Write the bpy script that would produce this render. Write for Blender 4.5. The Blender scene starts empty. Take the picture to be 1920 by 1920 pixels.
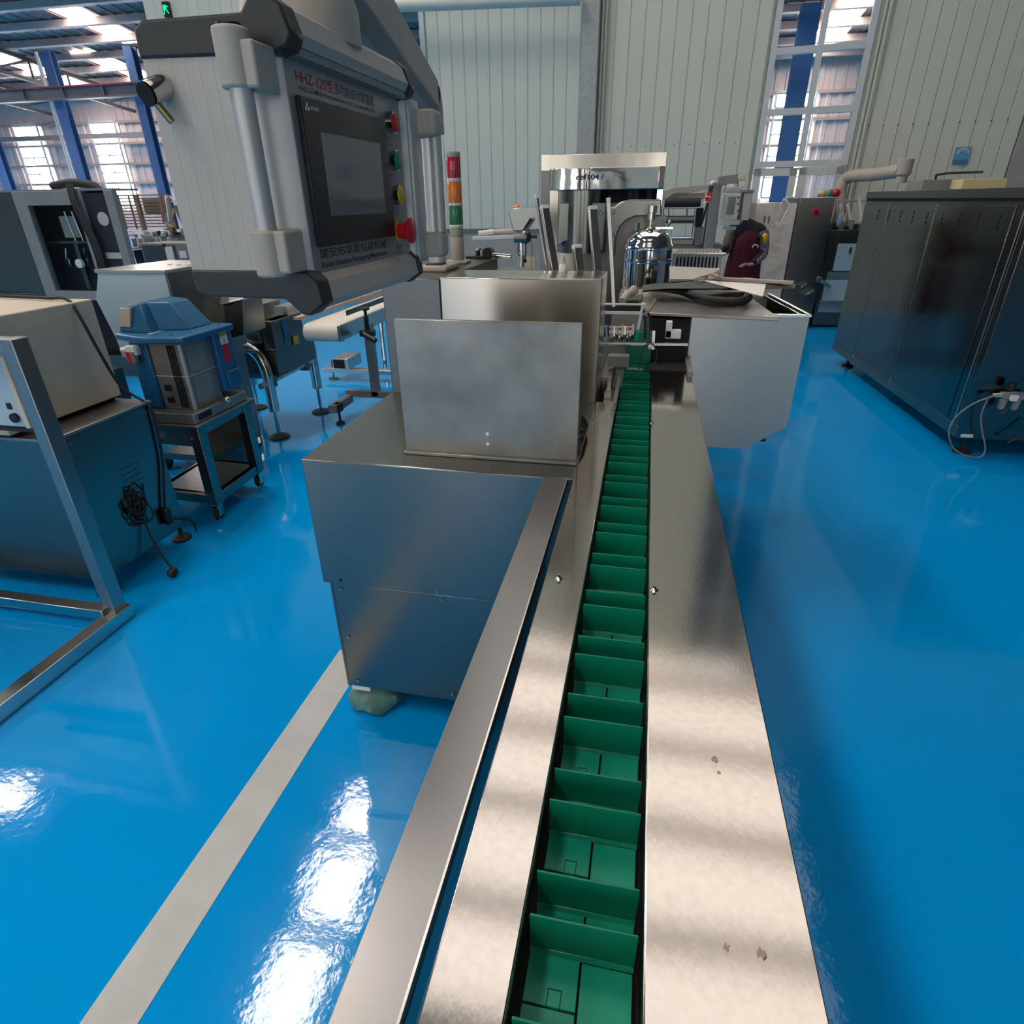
import bpy, bmesh, math, random
from mathutils import Vector, Matrix
R = math.radians
rnd = random.Random(7)
C = bpy.context.scene.collection
S = bpy.context.scene

# ------------------------------------------------------------------ camera
F, PP, H = 1135.0, 960.0, 1.5
CAMROT = Matrix([[0.9789655, -0.0831183, 0.1863272], [0.2037002, 0.4497565, -0.8696122], [-0.0115212, 0.8892752, 0.4572273]])   # rows: world x, y, z seen in camera space
cam_data = bpy.data.cameras.new('camera')
cam = bpy.data.objects.new('camera', cam_data); C.objects.link(cam)
cam_data.sensor_width = 36.0
cam_data.lens = F * 36.0 / 1920.0
cam_data.clip_start = 0.02; cam_data.clip_end = 200
cam.matrix_world = Matrix.Translation((0, 0, H)) @ CAMROT.to_4x4()
S.camera = cam
CL = Vector((0, 0, H))
def ray(px, py): return CAMROT @ Vector((px - PP, -(py - PP), -F))
def at(px, py, y):                         # point of the place at depth y
    r = ray(px, py); return CL + r * (y / r.y)
def lv(px, py, z):                         # point of the place at height z
    r = ray(px, py); return CL + r * ((z - H) / r.z)

# ------------------------------------------------------------------ world, light, exposure
w = bpy.data.worlds.new('world'); S.world = w; w.use_nodes = True
w.node_tree.nodes['Background'].inputs[0].default_value = (0.75, 0.85, 1.0, 1)
w.node_tree.nodes['Background'].inputs[1].default_value = 0.6
S.view_settings.view_transform = 'Standard'
S.view_settings.look = 'None'
S.view_settings.exposure = 1.72
S.view_settings.gamma = 1.0
S.view_settings.use_curve_mapping = False
def area(name, loc, rot, sx, sy, power, col):
    l = bpy.data.lights.new(name, 'AREA'); l.shape = 'RECTANGLE'; l.size = sx; l.size_y = sy
    l.energy = power; l.color = col
    o = bpy.data.objects.new(name, l); C.objects.link(o); o.location = loc; o.rotation_euler = rot
    return o
SKY_STRENGTH = 9.0
WIN_STRENGTH = 5.0

# ------------------------------------------------------------------ materials
def mat(name, col, rough=0.5, metal=0.0, spec=0.5, var=0.0, vscale=6.0, bump=0.0, bscale=40.0, stretch=(1, 1, 1),
        rvar=0.0, coat=0.0, emit=None, estr=0.0, trans=0.0, alpha=1.0, col2=None, ior=1.45, bump2=0.0, b2scale=3.0, b2stretch=(1,1,1), aniso=0.0):
    m = bpy.data.materials.new(name); m.use_nodes = True
    nt = m.node_tree; n = nt.nodes; L = nt.links; b = n['Principled BSDF']
    b.inputs['Base Color'].default_value = (*col, 1)
    b.inputs['Roughness'].default_value = rough
    b.inputs['Metallic'].default_value = metal
    b.inputs['Specular IOR Level'].default_value = spec
    b.inputs['IOR'].default_value = ior
    b.inputs['Coat Weight'].default_value = coat
    b.inputs['Coat Roughness'].default_value = 0.05
    b.inputs['Transmission Weight'].default_value = trans
    b.inputs['Alpha'].default_value = alpha
    if aniso:
        b.inputs['Anisotropic'].default_value = aniso; b.inputs['Anisotropic Rotation'].default_value = 0.25
        tg = n.new('ShaderNodeTangent'); tg.direction_type = 'RADIAL'; tg.axis = 'Z'; L.new(tg.outputs['Tangent'], b.inputs['Tangent'])
    if emit:
        b.inputs['Emission Color'].default_value = (*emit, 1)
        b.inputs['Emission Strength'].default_value = estr
    tc = n.new('ShaderNodeTexCoord')
    def noise(scale, st, detail=4):
        mp = n.new('ShaderNodeMapping'); mp.inputs['Scale'].default_value = st
        L.new(tc.outputs['Object'], mp.inputs['Vector'])
        t = n.new('ShaderNodeTexNoise'); t.inputs['Scale'].default_value = scale; t.inputs['Detail'].default_value = detail
        L.new(mp.outputs['Vector'], t.inputs['Vector']); return t
    if var > 0 or col2:
        t = noise(vscale, (1, 1, 1), 6)
        cr = n.new('ShaderNodeValToRGB')
        cr.color_ramp.elements[0].position = 0.3; cr.color_ramp.elements[1].position = 0.7
        c2 = col2 if col2 else tuple(min(1, c * (1 + var)) for c in col)
        c1 = col if col2 else tuple(c * (1 - var) for c in col)
        cr.color_ramp.elements[0].color = (*c1, 1); cr.color_ramp.elements[1].color = (*c2, 1)
        L.new(t.outputs['Fac'], cr.inputs['Fac']); L.new(cr.outputs['Color'], b.inputs['Base Color'])
    if rvar > 0:
        t = noise(bscale, stretch, 3)
        mr = n.new('ShaderNodeMapRange')
        mr.inputs['To Min'].default_value = max(0, rough - rvar); mr.inputs['To Max'].default_value = rough + rvar
        mr.inputs['From Min'].default_value = .3; mr.inputs['From Max'].default_value = .7
        L.new(t.outputs['Fac'], mr.inputs['Value']); L.new(mr.outputs['Result'], b.inputs['Roughness'])
    last = None
    if bump > 0:
        t = noise(bscale, stretch, 3); bp = n.new('ShaderNodeBump')
        bp.inputs['Strength'].default_value = bump; bp.inputs['Distance'].default_value = 0.01
        L.new(t.outputs['Fac'], bp.inputs['Height']); last = bp
    if bump2 > 0:
        t = noise(b2scale, b2stretch, 1); bp = n.new('ShaderNodeBump')
        bp.inputs['Strength'].default_value = bump2; bp.inputs['Distance'].default_value = 0.02
        L.new(t.outputs['Fac'], bp.inputs['Height'])
        if last: L.new(last.outputs['Normal'], bp.inputs['Normal'])
        last = bp
    if last: L.new(last.outputs['Normal'], b.inputs['Normal'])
    return m
M = {}
M['floor'] = mat('blue_epoxy', (0.0, 0.31, 0.74), 0.06, spec=0.5, var=0.05, vscale=0.8, bump=0.03, bscale=45, bump2=0.06, b2scale=7)
M['tape'] = mat('grey_tape', (0.50, 0.52, 0.50), 0.45, var=0.08, vscale=8, bump=0.1, bscale=30)
M['steel'] = mat('brushed_steel', (0.21, 0.22, 0.205), 0.27, 1.0, bump2=0.04, b2scale=1.1, aniso=.35)
M['steel_bright'] = mat('bright_brushed_steel', (0.50, 0.46, 0.40), 0.24, 1.0, bump2=0.06, b2scale=3.5, b2stretch=(2, 1, .3), aniso=.6)
M['steel_bin'] = mat('bin_sheet_steel', (0.32, 0.325, 0.30), 0.30, 1.0, bump2=0.12, b2scale=2.0, b2stretch=(1.6, 1, .5), aniso=.3)
M['steel_dark'] = mat('dull_dark_steel', (0.16, 0.16, 0.15), 0.34, 1.0, bump2=0.03, b2scale=1.2, aniso=.2)
M['steel_light'] = mat('pale_steel', (0.58, 0.56, 0.53), 0.28, 1.0)
M['plate'] = mat('satin_plate', (0.54, 0.49, 0.44), 0.115, 1.0, bump=0.006, bscale=260, stretch=(1, .3, 1), var=0.05, vscale=90, bump2=0.05, b2scale=2.5, b2stretch=(1, 1.5, 1))
M['rail'] = mat('rail_steel', (0.36, 0.35, 0.34), 0.36, 1.0)
M['rail_edge'] = mat('cut_steel_edge', (0.85, 0.80, 0.72), 0.22, 1.0)
M['smudged'] = mat('smudged_steel', (0.29, 0.28, 0.25), 0.42, 0.85, var=0.22, vscale=7, bump=0.05, bscale=20, rvar=0.08)
M['chrome'] = mat('polished_steel', (0.72, 0.70, 0.67), 0.07, 1.0, bump2=0.12, b2scale=9)
M['tube'] = mat('tube_steel', (0.60, 0.59, 0.57), 0.14, 1.0)
M['black'] = mat('black_plastic', (0.012, 0.012, 0.013), 0.4)
M['rubber'] = mat('black_rubber', (0.02, 0.02, 0.022), 0.65)
M['gap'] = mat('dark_void', (0.01, 0.01, 0.01), 0.8)
M['green'] = mat('green_plastic', (0.0, 0.20, 0.115), 0.38, var=0.08, vscale=20)
M['pad'] = mat('green_pad', (0.005, 0.30, 0.19), 0.42, var=0.08, vscale=30)
M['hmi_grey'] = mat('light_grey_paint', (0.445, 0.425, 0.375), 0.45, var=0.03, vscale=12)
M['hmi_alu'] = mat('anodised_aluminium', (0.50, 0.50, 0.48), 0.38, 0.3)
M['hmi_plate'] = mat('panel_grey', (0.30, 0.305, 0.31), 0.35, 0.4)
M['hmi_dark'] = mat('dark_grey_casting', (0.026, 0.030, 0.030), 0.35, spec=0.4)
M['beige_part'] = mat('beige_plastic', (0.42, 0.39, 0.33), 0.5)
M['bezel'] = mat('bezel_black', (0.012, 0.013, 0.017), 0.3)
M['screen'] = mat('screen_glass', (0.19, 0.195, 0.19), 0.06, spec=0.8)  # base lightened to stand in for the wall's reflection
M['red'] = mat('red_plastic', (0.55, 0.012, 0.02), 0.3)
M['grn'] = mat('green_button', (0.0, 0.25, 0.14), 0.3)
M['yel'] = mat('yellow_plastic', (0.65, 0.42, 0.02), 0.35)
M['lamp_red'] = mat('red_lens', (0.55, 0.0, 0.035), 0.15, coat=0.5)
M['lamp_org'] = mat('orange_lens', (0.85, 0.20, 0.0), 0.15, coat=0.5)
M['lamp_grn'] = mat('green_lens', (0.0, 0.20, 0.05), 0.15, coat=0.5)
M['ink'] = mat('black_ink', (0.015, 0.015, 0.02), 0.5)
M['ink_grey'] = mat('grey_ink', (0.10, 0.10, 0.11), 0.5)
M['ink_red'] = mat('red_ink', (0.45, 0.01, 0.02), 0.5)
M['white'] = mat('white_plastic', (0.75, 0.75, 0.72), 0.4)
M['paper'] = mat('white_paper', (0.78, 0.75, 0.70), 0.7)
M['beige'] = mat('beige_enamel', (0.60, 0.53, 0.41), 0.45, var=0.04, vscale=5)
M['bluep'] = mat('blue_plastic', (0.012, 0.12, 0.26), 0.35, var=0.08, vscale=10)
M['grille'] = mat('heater_grey', (0.27, 0.26, 0.25), 0.4, 0.6)
M['belt'] = mat('cream_belt', (0.72, 0.68, 0.60), 0.5)
M['wallblue'] = mat('pale_blue_panel', (0.51, 0.565, 0.50), 0.42, var=0.025, vscale=1.0)
M['wallgrey'] = mat('grey_green_panel', (0.51, 0.54, 0.465), 0.42, var=0.03, vscale=1.0)
M['groove'] = mat('panel_seam', (0.12, 0.15, 0.15), 0.7)
M['concrete'] = mat('concrete', (0.30, 0.30, 0.28), 0.7, var=0.1, vscale=4)
M['column'] = mat('mottled_column', (0.33, 0.35, 0.33), 0.6, var=0.12, vscale=14)
M['farwall'] = mat('far_cladding', (0.54, 0.45, 0.43), 0.5, var=0.05, vscale=.5)
M['roof'] = mat('roof_sheet', (0.26, 0.185, 0.16), 0.5, 0.0, var=0.2, vscale=.6)
M['roofsteel'] = mat('truss_steel', (0.05, 0.045, 0.05), 0.5)
M['purlin'] = mat('purlin_zinc', (0.38, 0.30, 0.27), 0.5, 0.0)
M['colblue'] = mat('blue_steel_paint', (0.06, 0.14, 0.30), 0.45)
M['crane'] = mat('crane_beam_grey', (0.16, 0.15, 0.16), 0.5)
M['crane_red'] = mat('crane_rail_red', (0.30, 0.04, 0.05), 0.5)
M['frame'] = mat('window_frame', (0.50, 0.55, 0.56), 0.35)
M['glass'] = mat('window_glass', (0.9, 0.95, 0.95), 0.02, trans=1.0, ior=1.1)
M['acryl'] = mat('smoked_acrylic', (0.55, 0.56, 0.50), 0.03, trans=1.0, ior=1.05)
M['sky'] = mat('skylight_sheet', (0.8, 0.8, 0.8), 0.6, emit=(1.0, 0.90, 0.82), estr=SKY_STRENGTH)
M['sky_dim'] = mat('dim_skylight', (0.6, 0.6, 0.6), 0.6, emit=(1.0, 0.90, 0.80), estr=0.52)  # emission lowered so the cover plates reflect it less brightly
M['rear_fill'] = mat('rear_fill_pane', (0.9, 0.9, 0.9), 0.3, emit=(1.0, 0.93, 0.86), estr=0.9)  # glow of the added fill windows behind the camera
M['day'] = mat('daylit_pane', (0.9, 0.9, 0.9), 0.3, emit=(1.0, 0.95, 0.90), estr=WIN_STRENGTH)
M['brass'] = mat('old_brass', (0.28, 0.22, 0.12), 0.35, 0.9)
M['skin'] = mat('skin', (0.50, 0.30, 0.22), 0.5)
M['hair'] = mat('black_hair', (0.012, 0.010, 0.010), 0.45)
M['maroon'] = mat('maroon_apron', (0.075, 0.008, 0.020), 0.8)
M['navy'] = mat('dark_cloth', (0.018, 0.018, 0.028), 0.8)
M['plaid'] = mat('checked_sleeve', (0.02, 0.02, 0.03), 0.8, col2=(0.35, 0.33, 0.34), vscale=60)
M['floral'] = mat('patterned_sleeve', (0.03, 0.03, 0.03), 0.8, col2=(0.22, 0.16, 0.12), vscale=40)
M['bag'] = mat('greenish_wrap', (0.10, 0.22, 0.19), 0.45, var=0.4, vscale=20)
M['wood'] = mat('brown_slats', (0.22, 0.13, 0.09), 0.6, var=0.2, vscale=5)
M['poster'] = mat('poster_blue', (0.06, 0.26, 0.45), 0.4)
M['carton'] = mat('yellow_carton', (0.60, 0.50, 0.28), 0.6)
M['grime'] = mat('stained_steel', (0.33, 0.30, 0.27), 0.35, 0.9, var=0.2, vscale=6, rvar=.06)
M['machine_grey'] = mat('grey_machine_paint', (0.22, 0.225, 0.22), 0.5, var=.08, vscale=8)
M['bluewhite'] = mat('pale_blue_cabinet', (0.40, 0.52, 0.58), 0.4)
M['tan'] = mat('tan_board', (0.45, 0.36, 0.28), 0.6, var=.08, vscale=10)
M['band'] = mat('grey_green_band', (.10, .20, .21), .4)
M['exit'] = mat('exit_sign_green', (0.0, 0.25, 0.10), 0.4, emit=(0.0, 0.6, 0.25), estr=0.5)

# ------------------------------------------------------------------ builders
class MB:
    def __init__(s): s.bm = bmesh.new()
    def _x(s, vs, Mx):
        if Mx is not None:
            for v in vs: v.co = Mx @ v.co
    def box(s, x0, x1, y0, y1, z0, z1, Mx=None):
        co = [(x, y, z) for x in (x0, x1) for y in (y0, y1) for z in (z0, z1)]
        v = [s.bm.verts.new(c) for c in co]; s._x(v, Mx)
        for f in ((0,1,3,2),(4,6,7,5),(0,4,5,1),(2,3,7,6),(0,2,6,4),(1,5,7,3)): s.bm.faces.new([v[i] for i in f])
        return s
    def hexa(s, p):                       # eight points: bottom four, top four
        v = [s.bm.verts.new(c) for c in p]
        for f in ((3,2,1,0),(4,5,6,7),(0,1,5,4),(1,2,6,5),(2,3,7,6),(3,0,4,7)): s.bm.faces.new([v[i] for i in f])
        return s
    def prism(s, poly, axis, a, b, Mx=None):
        def mk(p, t):
            if axis == 'x': return (t, p[0], p[1])
            if axis == 'y': return (p[0], t, p[1])
            return (p[0], p[1], t)
        A = [s.bm.verts.new(mk(p, a)) for p in poly]; B = [s.bm.verts.new(mk(p, b)) for p in poly]
        s._x(A + B, Mx); n = len(poly)
        s.bm.faces.new(A); s.bm.faces.new(B[::-1])
        for i in range(n): s.bm.faces.new((A[i], A[(i+1) % n], B[(i+1) % n], B[i]))
        return s
    def _ring(s, c, u, v, r, n):
        return [s.bm.verts.new(c + (u * math.cos(2*math.pi*i/n) + v * math.sin(2*math.pi*i/n)) * r) for i in range(n)]
    def cyl(s, p0, p1, r, r2=None, n=16):
        return s.tube([p0, p1], [r, r if r2 is None else r2], n)
    def tube(s, pts, r, n=10, cap=True):
        pts = [Vector(p) for p in pts]
        rs = r if isinstance(r, (list, tuple)) else [r] * len(pts)
        prev = None; u = None
        for i, p in enumerate(pts):
            if i == 0: t = pts[1] - p
            elif i == len(pts) - 1: t = p - pts[i-1]
            else: t = (pts[i+1] - p).normalized() + (p - pts[i-1]).normalized()
            if t.length < 1e-9: t = Vector((0, 0, 1))
            t.normalize()
            if u is None:
                u = t.cross(Vector((0, 0, 1)))
                if u.length < .05: u = t.cross(Vector((1, 0, 0)))
            u = (u - t * u.dot(t)).normalized(); v = t.cross(u)
            ring = s._ring(p, u, v, rs[i], n)
            if prev:
                for k in range(n): s.bm.faces.new((prev[k], prev[(k+1) % n], ring[(k+1) % n], ring[k]))
            elif cap: s.bm.faces.new(ring[::-1])
            prev = ring
        if cap: s.bm.faces.new(prev)
        return s
    def bar(s, p0, p1, w, h):             # rectangular bar between two points
        p0, p1 = Vector(p0), Vector(p1); t = (p1 - p0).normalized()
        u = t.cross(Vector((0, 0, 1)))
        if u.length < .05: u = Vector((1, 0, 0))
        u.normalize(); v = u.cross(t)
        q = []
        for p in (p0, p1):
            q += [p - u*w/2 - v*h/2, p + u*w/2 - v*h/2, p + u*w/2 + v*h/2, p - u*w/2 + v*h/2]
        return s.hexa(q)
    def lathe(s, c, prof, n=24):
        c = Vector(c); prev = None
        for r, z in prof:
            ring = s._ring(c + Vector((0, 0, z)), Vector((1, 0, 0)), Vector((0, 1, 0)), max(r, 1e-4), n)
            if prev:
                for k in range(n): s.bm.faces.new((prev[k], prev[(k+1) % n], ring[(k+1) % n], ring[k]))
            else: s.bm.faces.new(ring[::-1])
            prev = ring
        s.bm.faces.new(prev); return s
    def ball(s, c, r, sc=(1, 1, 1), n=16):
        Mx = Matrix.Translation(c) @ Matrix.Diagonal((sc[0], sc[1], sc[2], 1))
        bmesh.ops.create_uvsphere(s.bm, u_segments=n, v_segments=n // 2, radius=r, matrix=Mx); return s
    def build(s, name, m, bevel=0.0, seg=2, smooth=True, angle=35):
        bmesh.ops.recalc_face_normals(s.bm, faces=s.bm.faces)
        me = bpy.data.meshes.new(name)
        s.bm.to_mesh(me); s.bm.free()
        me.materials.append(M[m] if isinstance(m, str) else m)
        if smooth:
            for p in me.polygons: p.use_smooth = True
            me.set_sharp_from_angle(angle=R(angle))
        o = bpy.data.objects.new(name, me); C.objects.link(o)
        if bevel > 0:
            b = o.modifiers.new('bevel', 'BEVEL'); b.width = bevel; b.segments = seg; b.limit_method = 'ANGLE'; b.angle_limit = R(40)
        return o
def thing(name, label, cat, loc=(0, 0, 0), rotz=0.0, group=None):
    o = bpy.data.objects.new(name, None); C.objects.link(o)
    o.empty_display_size = .1
    o.location = loc; o.rotation_euler = (0, 0, rotz)
    o.matrix_world = Matrix.Translation(loc) @ Matrix.Rotation(rotz, 4, 'Z')
    o['label'] = label; o['category'] = cat
    if group: o['group'] = group
    return o
def part(parent, name, m, mb, label=None, **k):
    """link a mesh under parent; mesh is given in world coordinates"""
    bm = mb.bm
    root = parent
    while root.parent is not None: root = root.parent
    inv = root.matrix_world.inverted()
    for v in bm.verts: v.co = inv @ v.co
    o = mb.build(name, m, **k)
    o.parent = parent
    if label: o['label'] = label
    return o
def lpart(parent, name, m, mb, label=None, **k):
    """the same with the mesh given in the thing's own coordinates"""
    o = mb.build(name, m, **k); o.parent = parent
    if label: o['label'] = label
    return o
def solo(name, label, cat, m, mb, group=None, **k):
    o = mb.build(name, m, **k); o['label'] = label; o['category'] = cat
    if group: o['group'] = group
    return o
def struct(name, m, mb, parent=None, **k):
    o = mb.build(name, m, **k)
    if parent is not None: o.parent = parent
    else: o['kind'] = 'structure'
    return o
def text(body, origin, right, up, width, height, m, parent, name='lettering', depth=0.0004):
    cu = bpy.data.curves.new('t', 'FONT'); cu.body = body; cu.extrude = 0.0; cu.offset = 0.006
    to = bpy.data.objects.new('t', cu); C.objects.link(to); bpy.context.view_layer.update()
    me = bpy.data.meshes.new_from_object(to.evaluated_get(bpy.context.evaluated_depsgraph_get()))
    bpy.data.objects.remove(to)
    xs = [v.co.x for v in me.vertices]; ys = [v.co.y for v in me.vertices]
    x0, x1, y0, y1 = min(xs), max(xs), min(ys), max(ys)
    o_, r_, u_ = Vector(origin), Vector(right).normalized(), Vector(up).normalized()
    root = parent
    while root.parent is not None: root = root.parent
    inv = root.matrix_world.inverted(); nrm = r_.cross(u_)
    for v in me.vertices:
        p = o_ + r_ * ((v.co.x - x0) / (x1 - x0) * width) + u_ * ((v.co.y - y0) / (y1 - y0) * height) + nrm * depth
        v.co = inv @ p
    me.name = name; me.materials.clear(); me.materials.append(M[m])
    o = bpy.data.objects.new(name, me); C.objects.link(o); o.parent = parent
    return o
def dup(root, loc, rotz=0.0, label=None, group=None):
    r = root.copy(); C.objects.link(r); r.location = loc; r.rotation_euler = (0, 0, rotz)
    if label: r['label'] = label
    if group: r['group'] = group
    for ch in list(root.children):
        c = ch.copy(); C.objects.link(c); c.parent = r
        for g in ch.children:
            d = g.copy(); C.objects.link(d); d.parent = c
    return r
def bez(pts, n=8):                         # smooth path through points (Catmull-Rom)
    P = [Vector(p) for p in pts]; out = []
    for i in range(len(P) - 1):
        a = P[max(i-1, 0)]; b = P[i]; c = P[i+1]; d = P[min(i+2, len(P)-1)]
        for k in range(n):
            t = k / n
            out.append(0.5*((2*b) + (c-a)*t + (2*a-5*b+4*c-d)*t*t + (3*b-a-3*c+d)*t**3))
    out.append(P[-1]); return out
def screw(p, axis=(0, -1, 0), r=0.005, h=0.003):
    p = Vector(p); a = Vector(axis).normalized()
    return MB().tube([p, p + a*h*.5, p + a*h], [r, r, r*.5], n=10)

# ------------------------------------------------------------------ the hall: floor, roof, walls
XL, XR, YN, YF = -40.0, 20.0, -10.0, 30.0
def roofz(y): return 9.54 - 0.108 * y
struct('floor', 'floor', MB().box(XL, XR, YN, YF, -0.1, 0.0), smooth=False)
tp = MB().box(-1.018, -0.900, -1.0, 1.62, 0.0, 0.0015)
struct('trim_1', 'tape', tp)

sky_rects = [(-4.85, -3.85, 3.0, 7.2), (-12.1, -11.1, 5.6, 8.2), (-3.1, 3.45, 3.6, 9.9),
             (-4.85, -3.85, -6.0, -1.0), (-1.2, 2.6, -7.5, -2.0), (-12.1, -11.1, -5, 0), (-19.8, -18.8, 6, 12), (-30, -28.6, 10, 19), (-26.4, -25.2, 9, 18), (-22.6, -21.6, 8, 17), (-34, -33, 12, 26),  # out-of-view strips, mostly added as fill light
             (-19.7, -18.8, 21.2, 24.4), (-22.6, -21.7, 24.9, 28.6), (-26.4, -25.2, 24.6, 28.4), 
             (-4.6, -3.8, 14, 26), (5.0, 6.0, 24.6, 28.8), (1.6, 2.4, 22, 27), (9.4, 10.4, 15, 22), ]
rb = MB()
rb.hexa([(XL, YN, roofz(YN)), (XR, YN, roofz(YN)), (XR, YF+1, roofz(YF+1)), (XL, YF+1, roofz(YF+1)),
         (XL, YN, roofz(YN)+.1), (XR, YN, roofz(YN)+.1), (XR, YF+1, roofz(YF+1)+.1), (XL, YF+1, roofz(YF+1)+.1)])
roof = struct('ceiling', 'roof', rb, smooth=False)
# ribs of the roof sheet
rr = MB(); x = XL
while x < XR:
    rr.hexa([(x, YN, roofz(YN)-.03), (x+.06, YN, roofz(YN)-.03), (x+.06, YF, roofz(YF)-.03), (x, YF, roofz(YF)-.03),
             (x, YN, roofz(YN)), (x+.06, YN, roofz(YN)), (x+.06, YF, roofz(YF)), (x, YF, roofz(YF))]); x += 0.5
struct('roof_ribs', 'roof', rr, roof, smooth=False)
pu = MB(); y = 29.4
while y > YN:
    z = roofz(y) - .05
    pu.box(XL, XR, y-.12, y+.12, z-.20, z); y -= 1.45
struct('purlins', 'purlin', pu, roof, smooth=False)
wn = 0
def wname(k='window'):
    global wn; wn += 1; return '%s_%d' % (k, wn)
for (x0, x1, y0, y1) in sky_rects:
    g = MB(); e = .045
    g.hexa([(x0, y0, roofz(y0)-e-.01), (x1, y0, roofz(y0)-e-.01), (x1, y1, roofz(y1)-e-.01), (x0, y1, roofz(y1)-e-.01),
            (x0, y0, roofz(y0)-e+.005), (x1, y0, roofz(y0)-e+.005), (x1, y1, roofz(y1)-e+.005), (x0, y1, roofz(y1)-e+.005)])
    struct(wname(), 'sky_dim' if (x1 - x0) > 3 else 'sky', g, smooth=False)
# trusses hanging under the roof (run along the slope)
tn = 0
for xt in (-33.2, -28.7, -24.2, 2.8, 7.3):
    t = MB()
    y0, y1 = 12.5, 29.6
    def top(y): return Vector((xt, y, roofz(y) - .33))
    def bot(y): return Vector((xt, y, roofz(y) - 1.25 + (y-12.5)*.02))
    t.bar(top(y0), top(y1), .12, .12); t.bar(bot(y0), bot(y1), .12, .12)
    ys = [y0 + (y1-y0)*i/10 for i in range(11)]
    for i in range(10):
        t.bar(top(ys[i]), bot(ys[i]), .06, .06)
        t.bar(bot(ys[i]), top(ys[i+1]), .06, .06)
    lab = {-33.2: 'dark roof truss farthest to the left under the corrugated roof', -28.7: 'dark roof truss meeting the wide blue column between the two bright windows',
           -24.2: 'dark roof truss nearest the left side of the hanging control panel', 2.8: 'dark roof truss seen through the left panes of the tall glazing', 7.3: 'dark roof truss seen through the right panes of the tall glazing'}[xt]
    solo('roof_truss', lab, 'truss', 'roofsteel', t, group='roof trusses')

# far wall with girts and windows
fw = MB(); x = XL
poly = []
while x < XR:
    poly += [(x, YF), (x+.20, YF), (x+.23, YF-.04), (x+.37, YF-.04)]; x += .40
poly += [(XR, YF), (XR, YF+.3), (XL, YF+.3)]
fw.prism(poly, 'z', 0, roofz(YF)+.15)
back = struct('wall_back', 'farwall', fw, smooth=False)
gb = MB()
for px, py in ((150, 232), (150, 272), (150, 310), (150, 345)):
    z = at(px, py, YF).z; gb.box(XL, XR, YF-.16, YF-.05, z-.05, z+.05)
struct('girts', 'purlin', gb, back, smooth=False)
def far_window(x0, x1, z0, z1, rows):
    f = MB(); yy = YF - .12
    for a, b, c, d in ((x0-.05, x0+.03, z0, z1), (x1-.03, x1+.05, z0, z1), (x0, x1, z0-.05, z0+.03), (x0, x1, z1-.03, z1+.05), ((x0+x1)/2-.025, (x0+x1)/2+.025, z0, z1)):
        f.box(a, b, yy-.06, yy, c, d)
    for r in range(1, rows): zz = z0+(z1-z0)*r/rows; f.box(x0, x1, yy-.06, yy, zz-.025, zz+.025)
    o = struct(wname(), 'frame', f, smooth=False)
    struct('pane', 'day', MB().box(x0, x1, yy+.0, yy+.02, z0, z1), o, smooth=False)
for k in range(11):
    xa = -31.65 + 4.5 * k
    if -14 < xa < 2 : continue
    if k <= 2 or k >= 7:
        far_window(xa, xa+1.42, 4.62, 5.12, 1)
        far_window(xa, xa+1.42, 1.5, 4.45, 4)
far_window(-27.15-4.5*2, -27.15-4.5*2+1.42, 1.5, 4.45, 4)
# blue columns at the far wall
def hcolumn(x, y, h, label, wdt=.5, group=None, pale=True):
    t = thing('steel_column', label, 'column', (x, y, 0), 0, group)
    c = MB(); w2 = wdt/2
    c.box(-w2, w2, -.14, -.11, 0, h); c.box(-w2, w2, .11, .14, 0, h); c.box(-.02, .02, -.12, .12, 0, h)
    lpart(t, 'shaft', 'colblue', c, smooth=False)
    if pale: lpart(t, 'downpipe', 'frame', MB().tube([(-w2-.14, -.15, 0), (-w2-.14, -.15, h)], .06, n=8))
    return t
cl = {0: 'blue steel column at the left edge of the photo', 1: 'wide blue steel column between the two tall bright windows', 2: 'blue steel column nearest the left side of the hanging control panel'}
YC = 23.0
for k in range(3):
    hcolumn(at((9, 113, 266)[k], (325, 182, 187)[k], YC).x, YC, roofz(YC)-.6, cl[k], .40 if k != 2 else .34, None, k == 1)
hcolumn(at(1489, 200, 24).x, 24, roofz(24)-.4, 'blue steel column seen through the panes of the tall glazed door', .55, None, False)
YB = YC - .5; zb0 = at(140, 184, YB).z; zb1 = at(140, 164, YB).z
cb = MB().box(-30, -10, YB-.03, YB+.03, zb0, zb1).box(-30, -10, YB-.15, YB+.15, zb0-.04, zb0)
x = -29.6
while x < -10: cb.box(x, x+.03, YB-.14, YB-.03, zb0, zb1); x += 1.7
cbt = thing('crane_beam', 'long grey crane beam with a red rail running across the blue columns', 'beam', (-20, YB, zb0))
part(cbt, 'girder', 'crane', cb, smooth=False)
part(cbt, 'rail', 'crane_red', MB().box(-30, -10, YB-.16, YB+.16, zb1, zb1+.05), smooth=False)
lt = MB().box(-34.5, -12, YF-1.0, YF-.7, 4.36, 4.56)
solo('wall_beam', 'thin dark beam between the short upper windows and the tall windows', 'beam', 'crane', lt, smooth=False)

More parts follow.
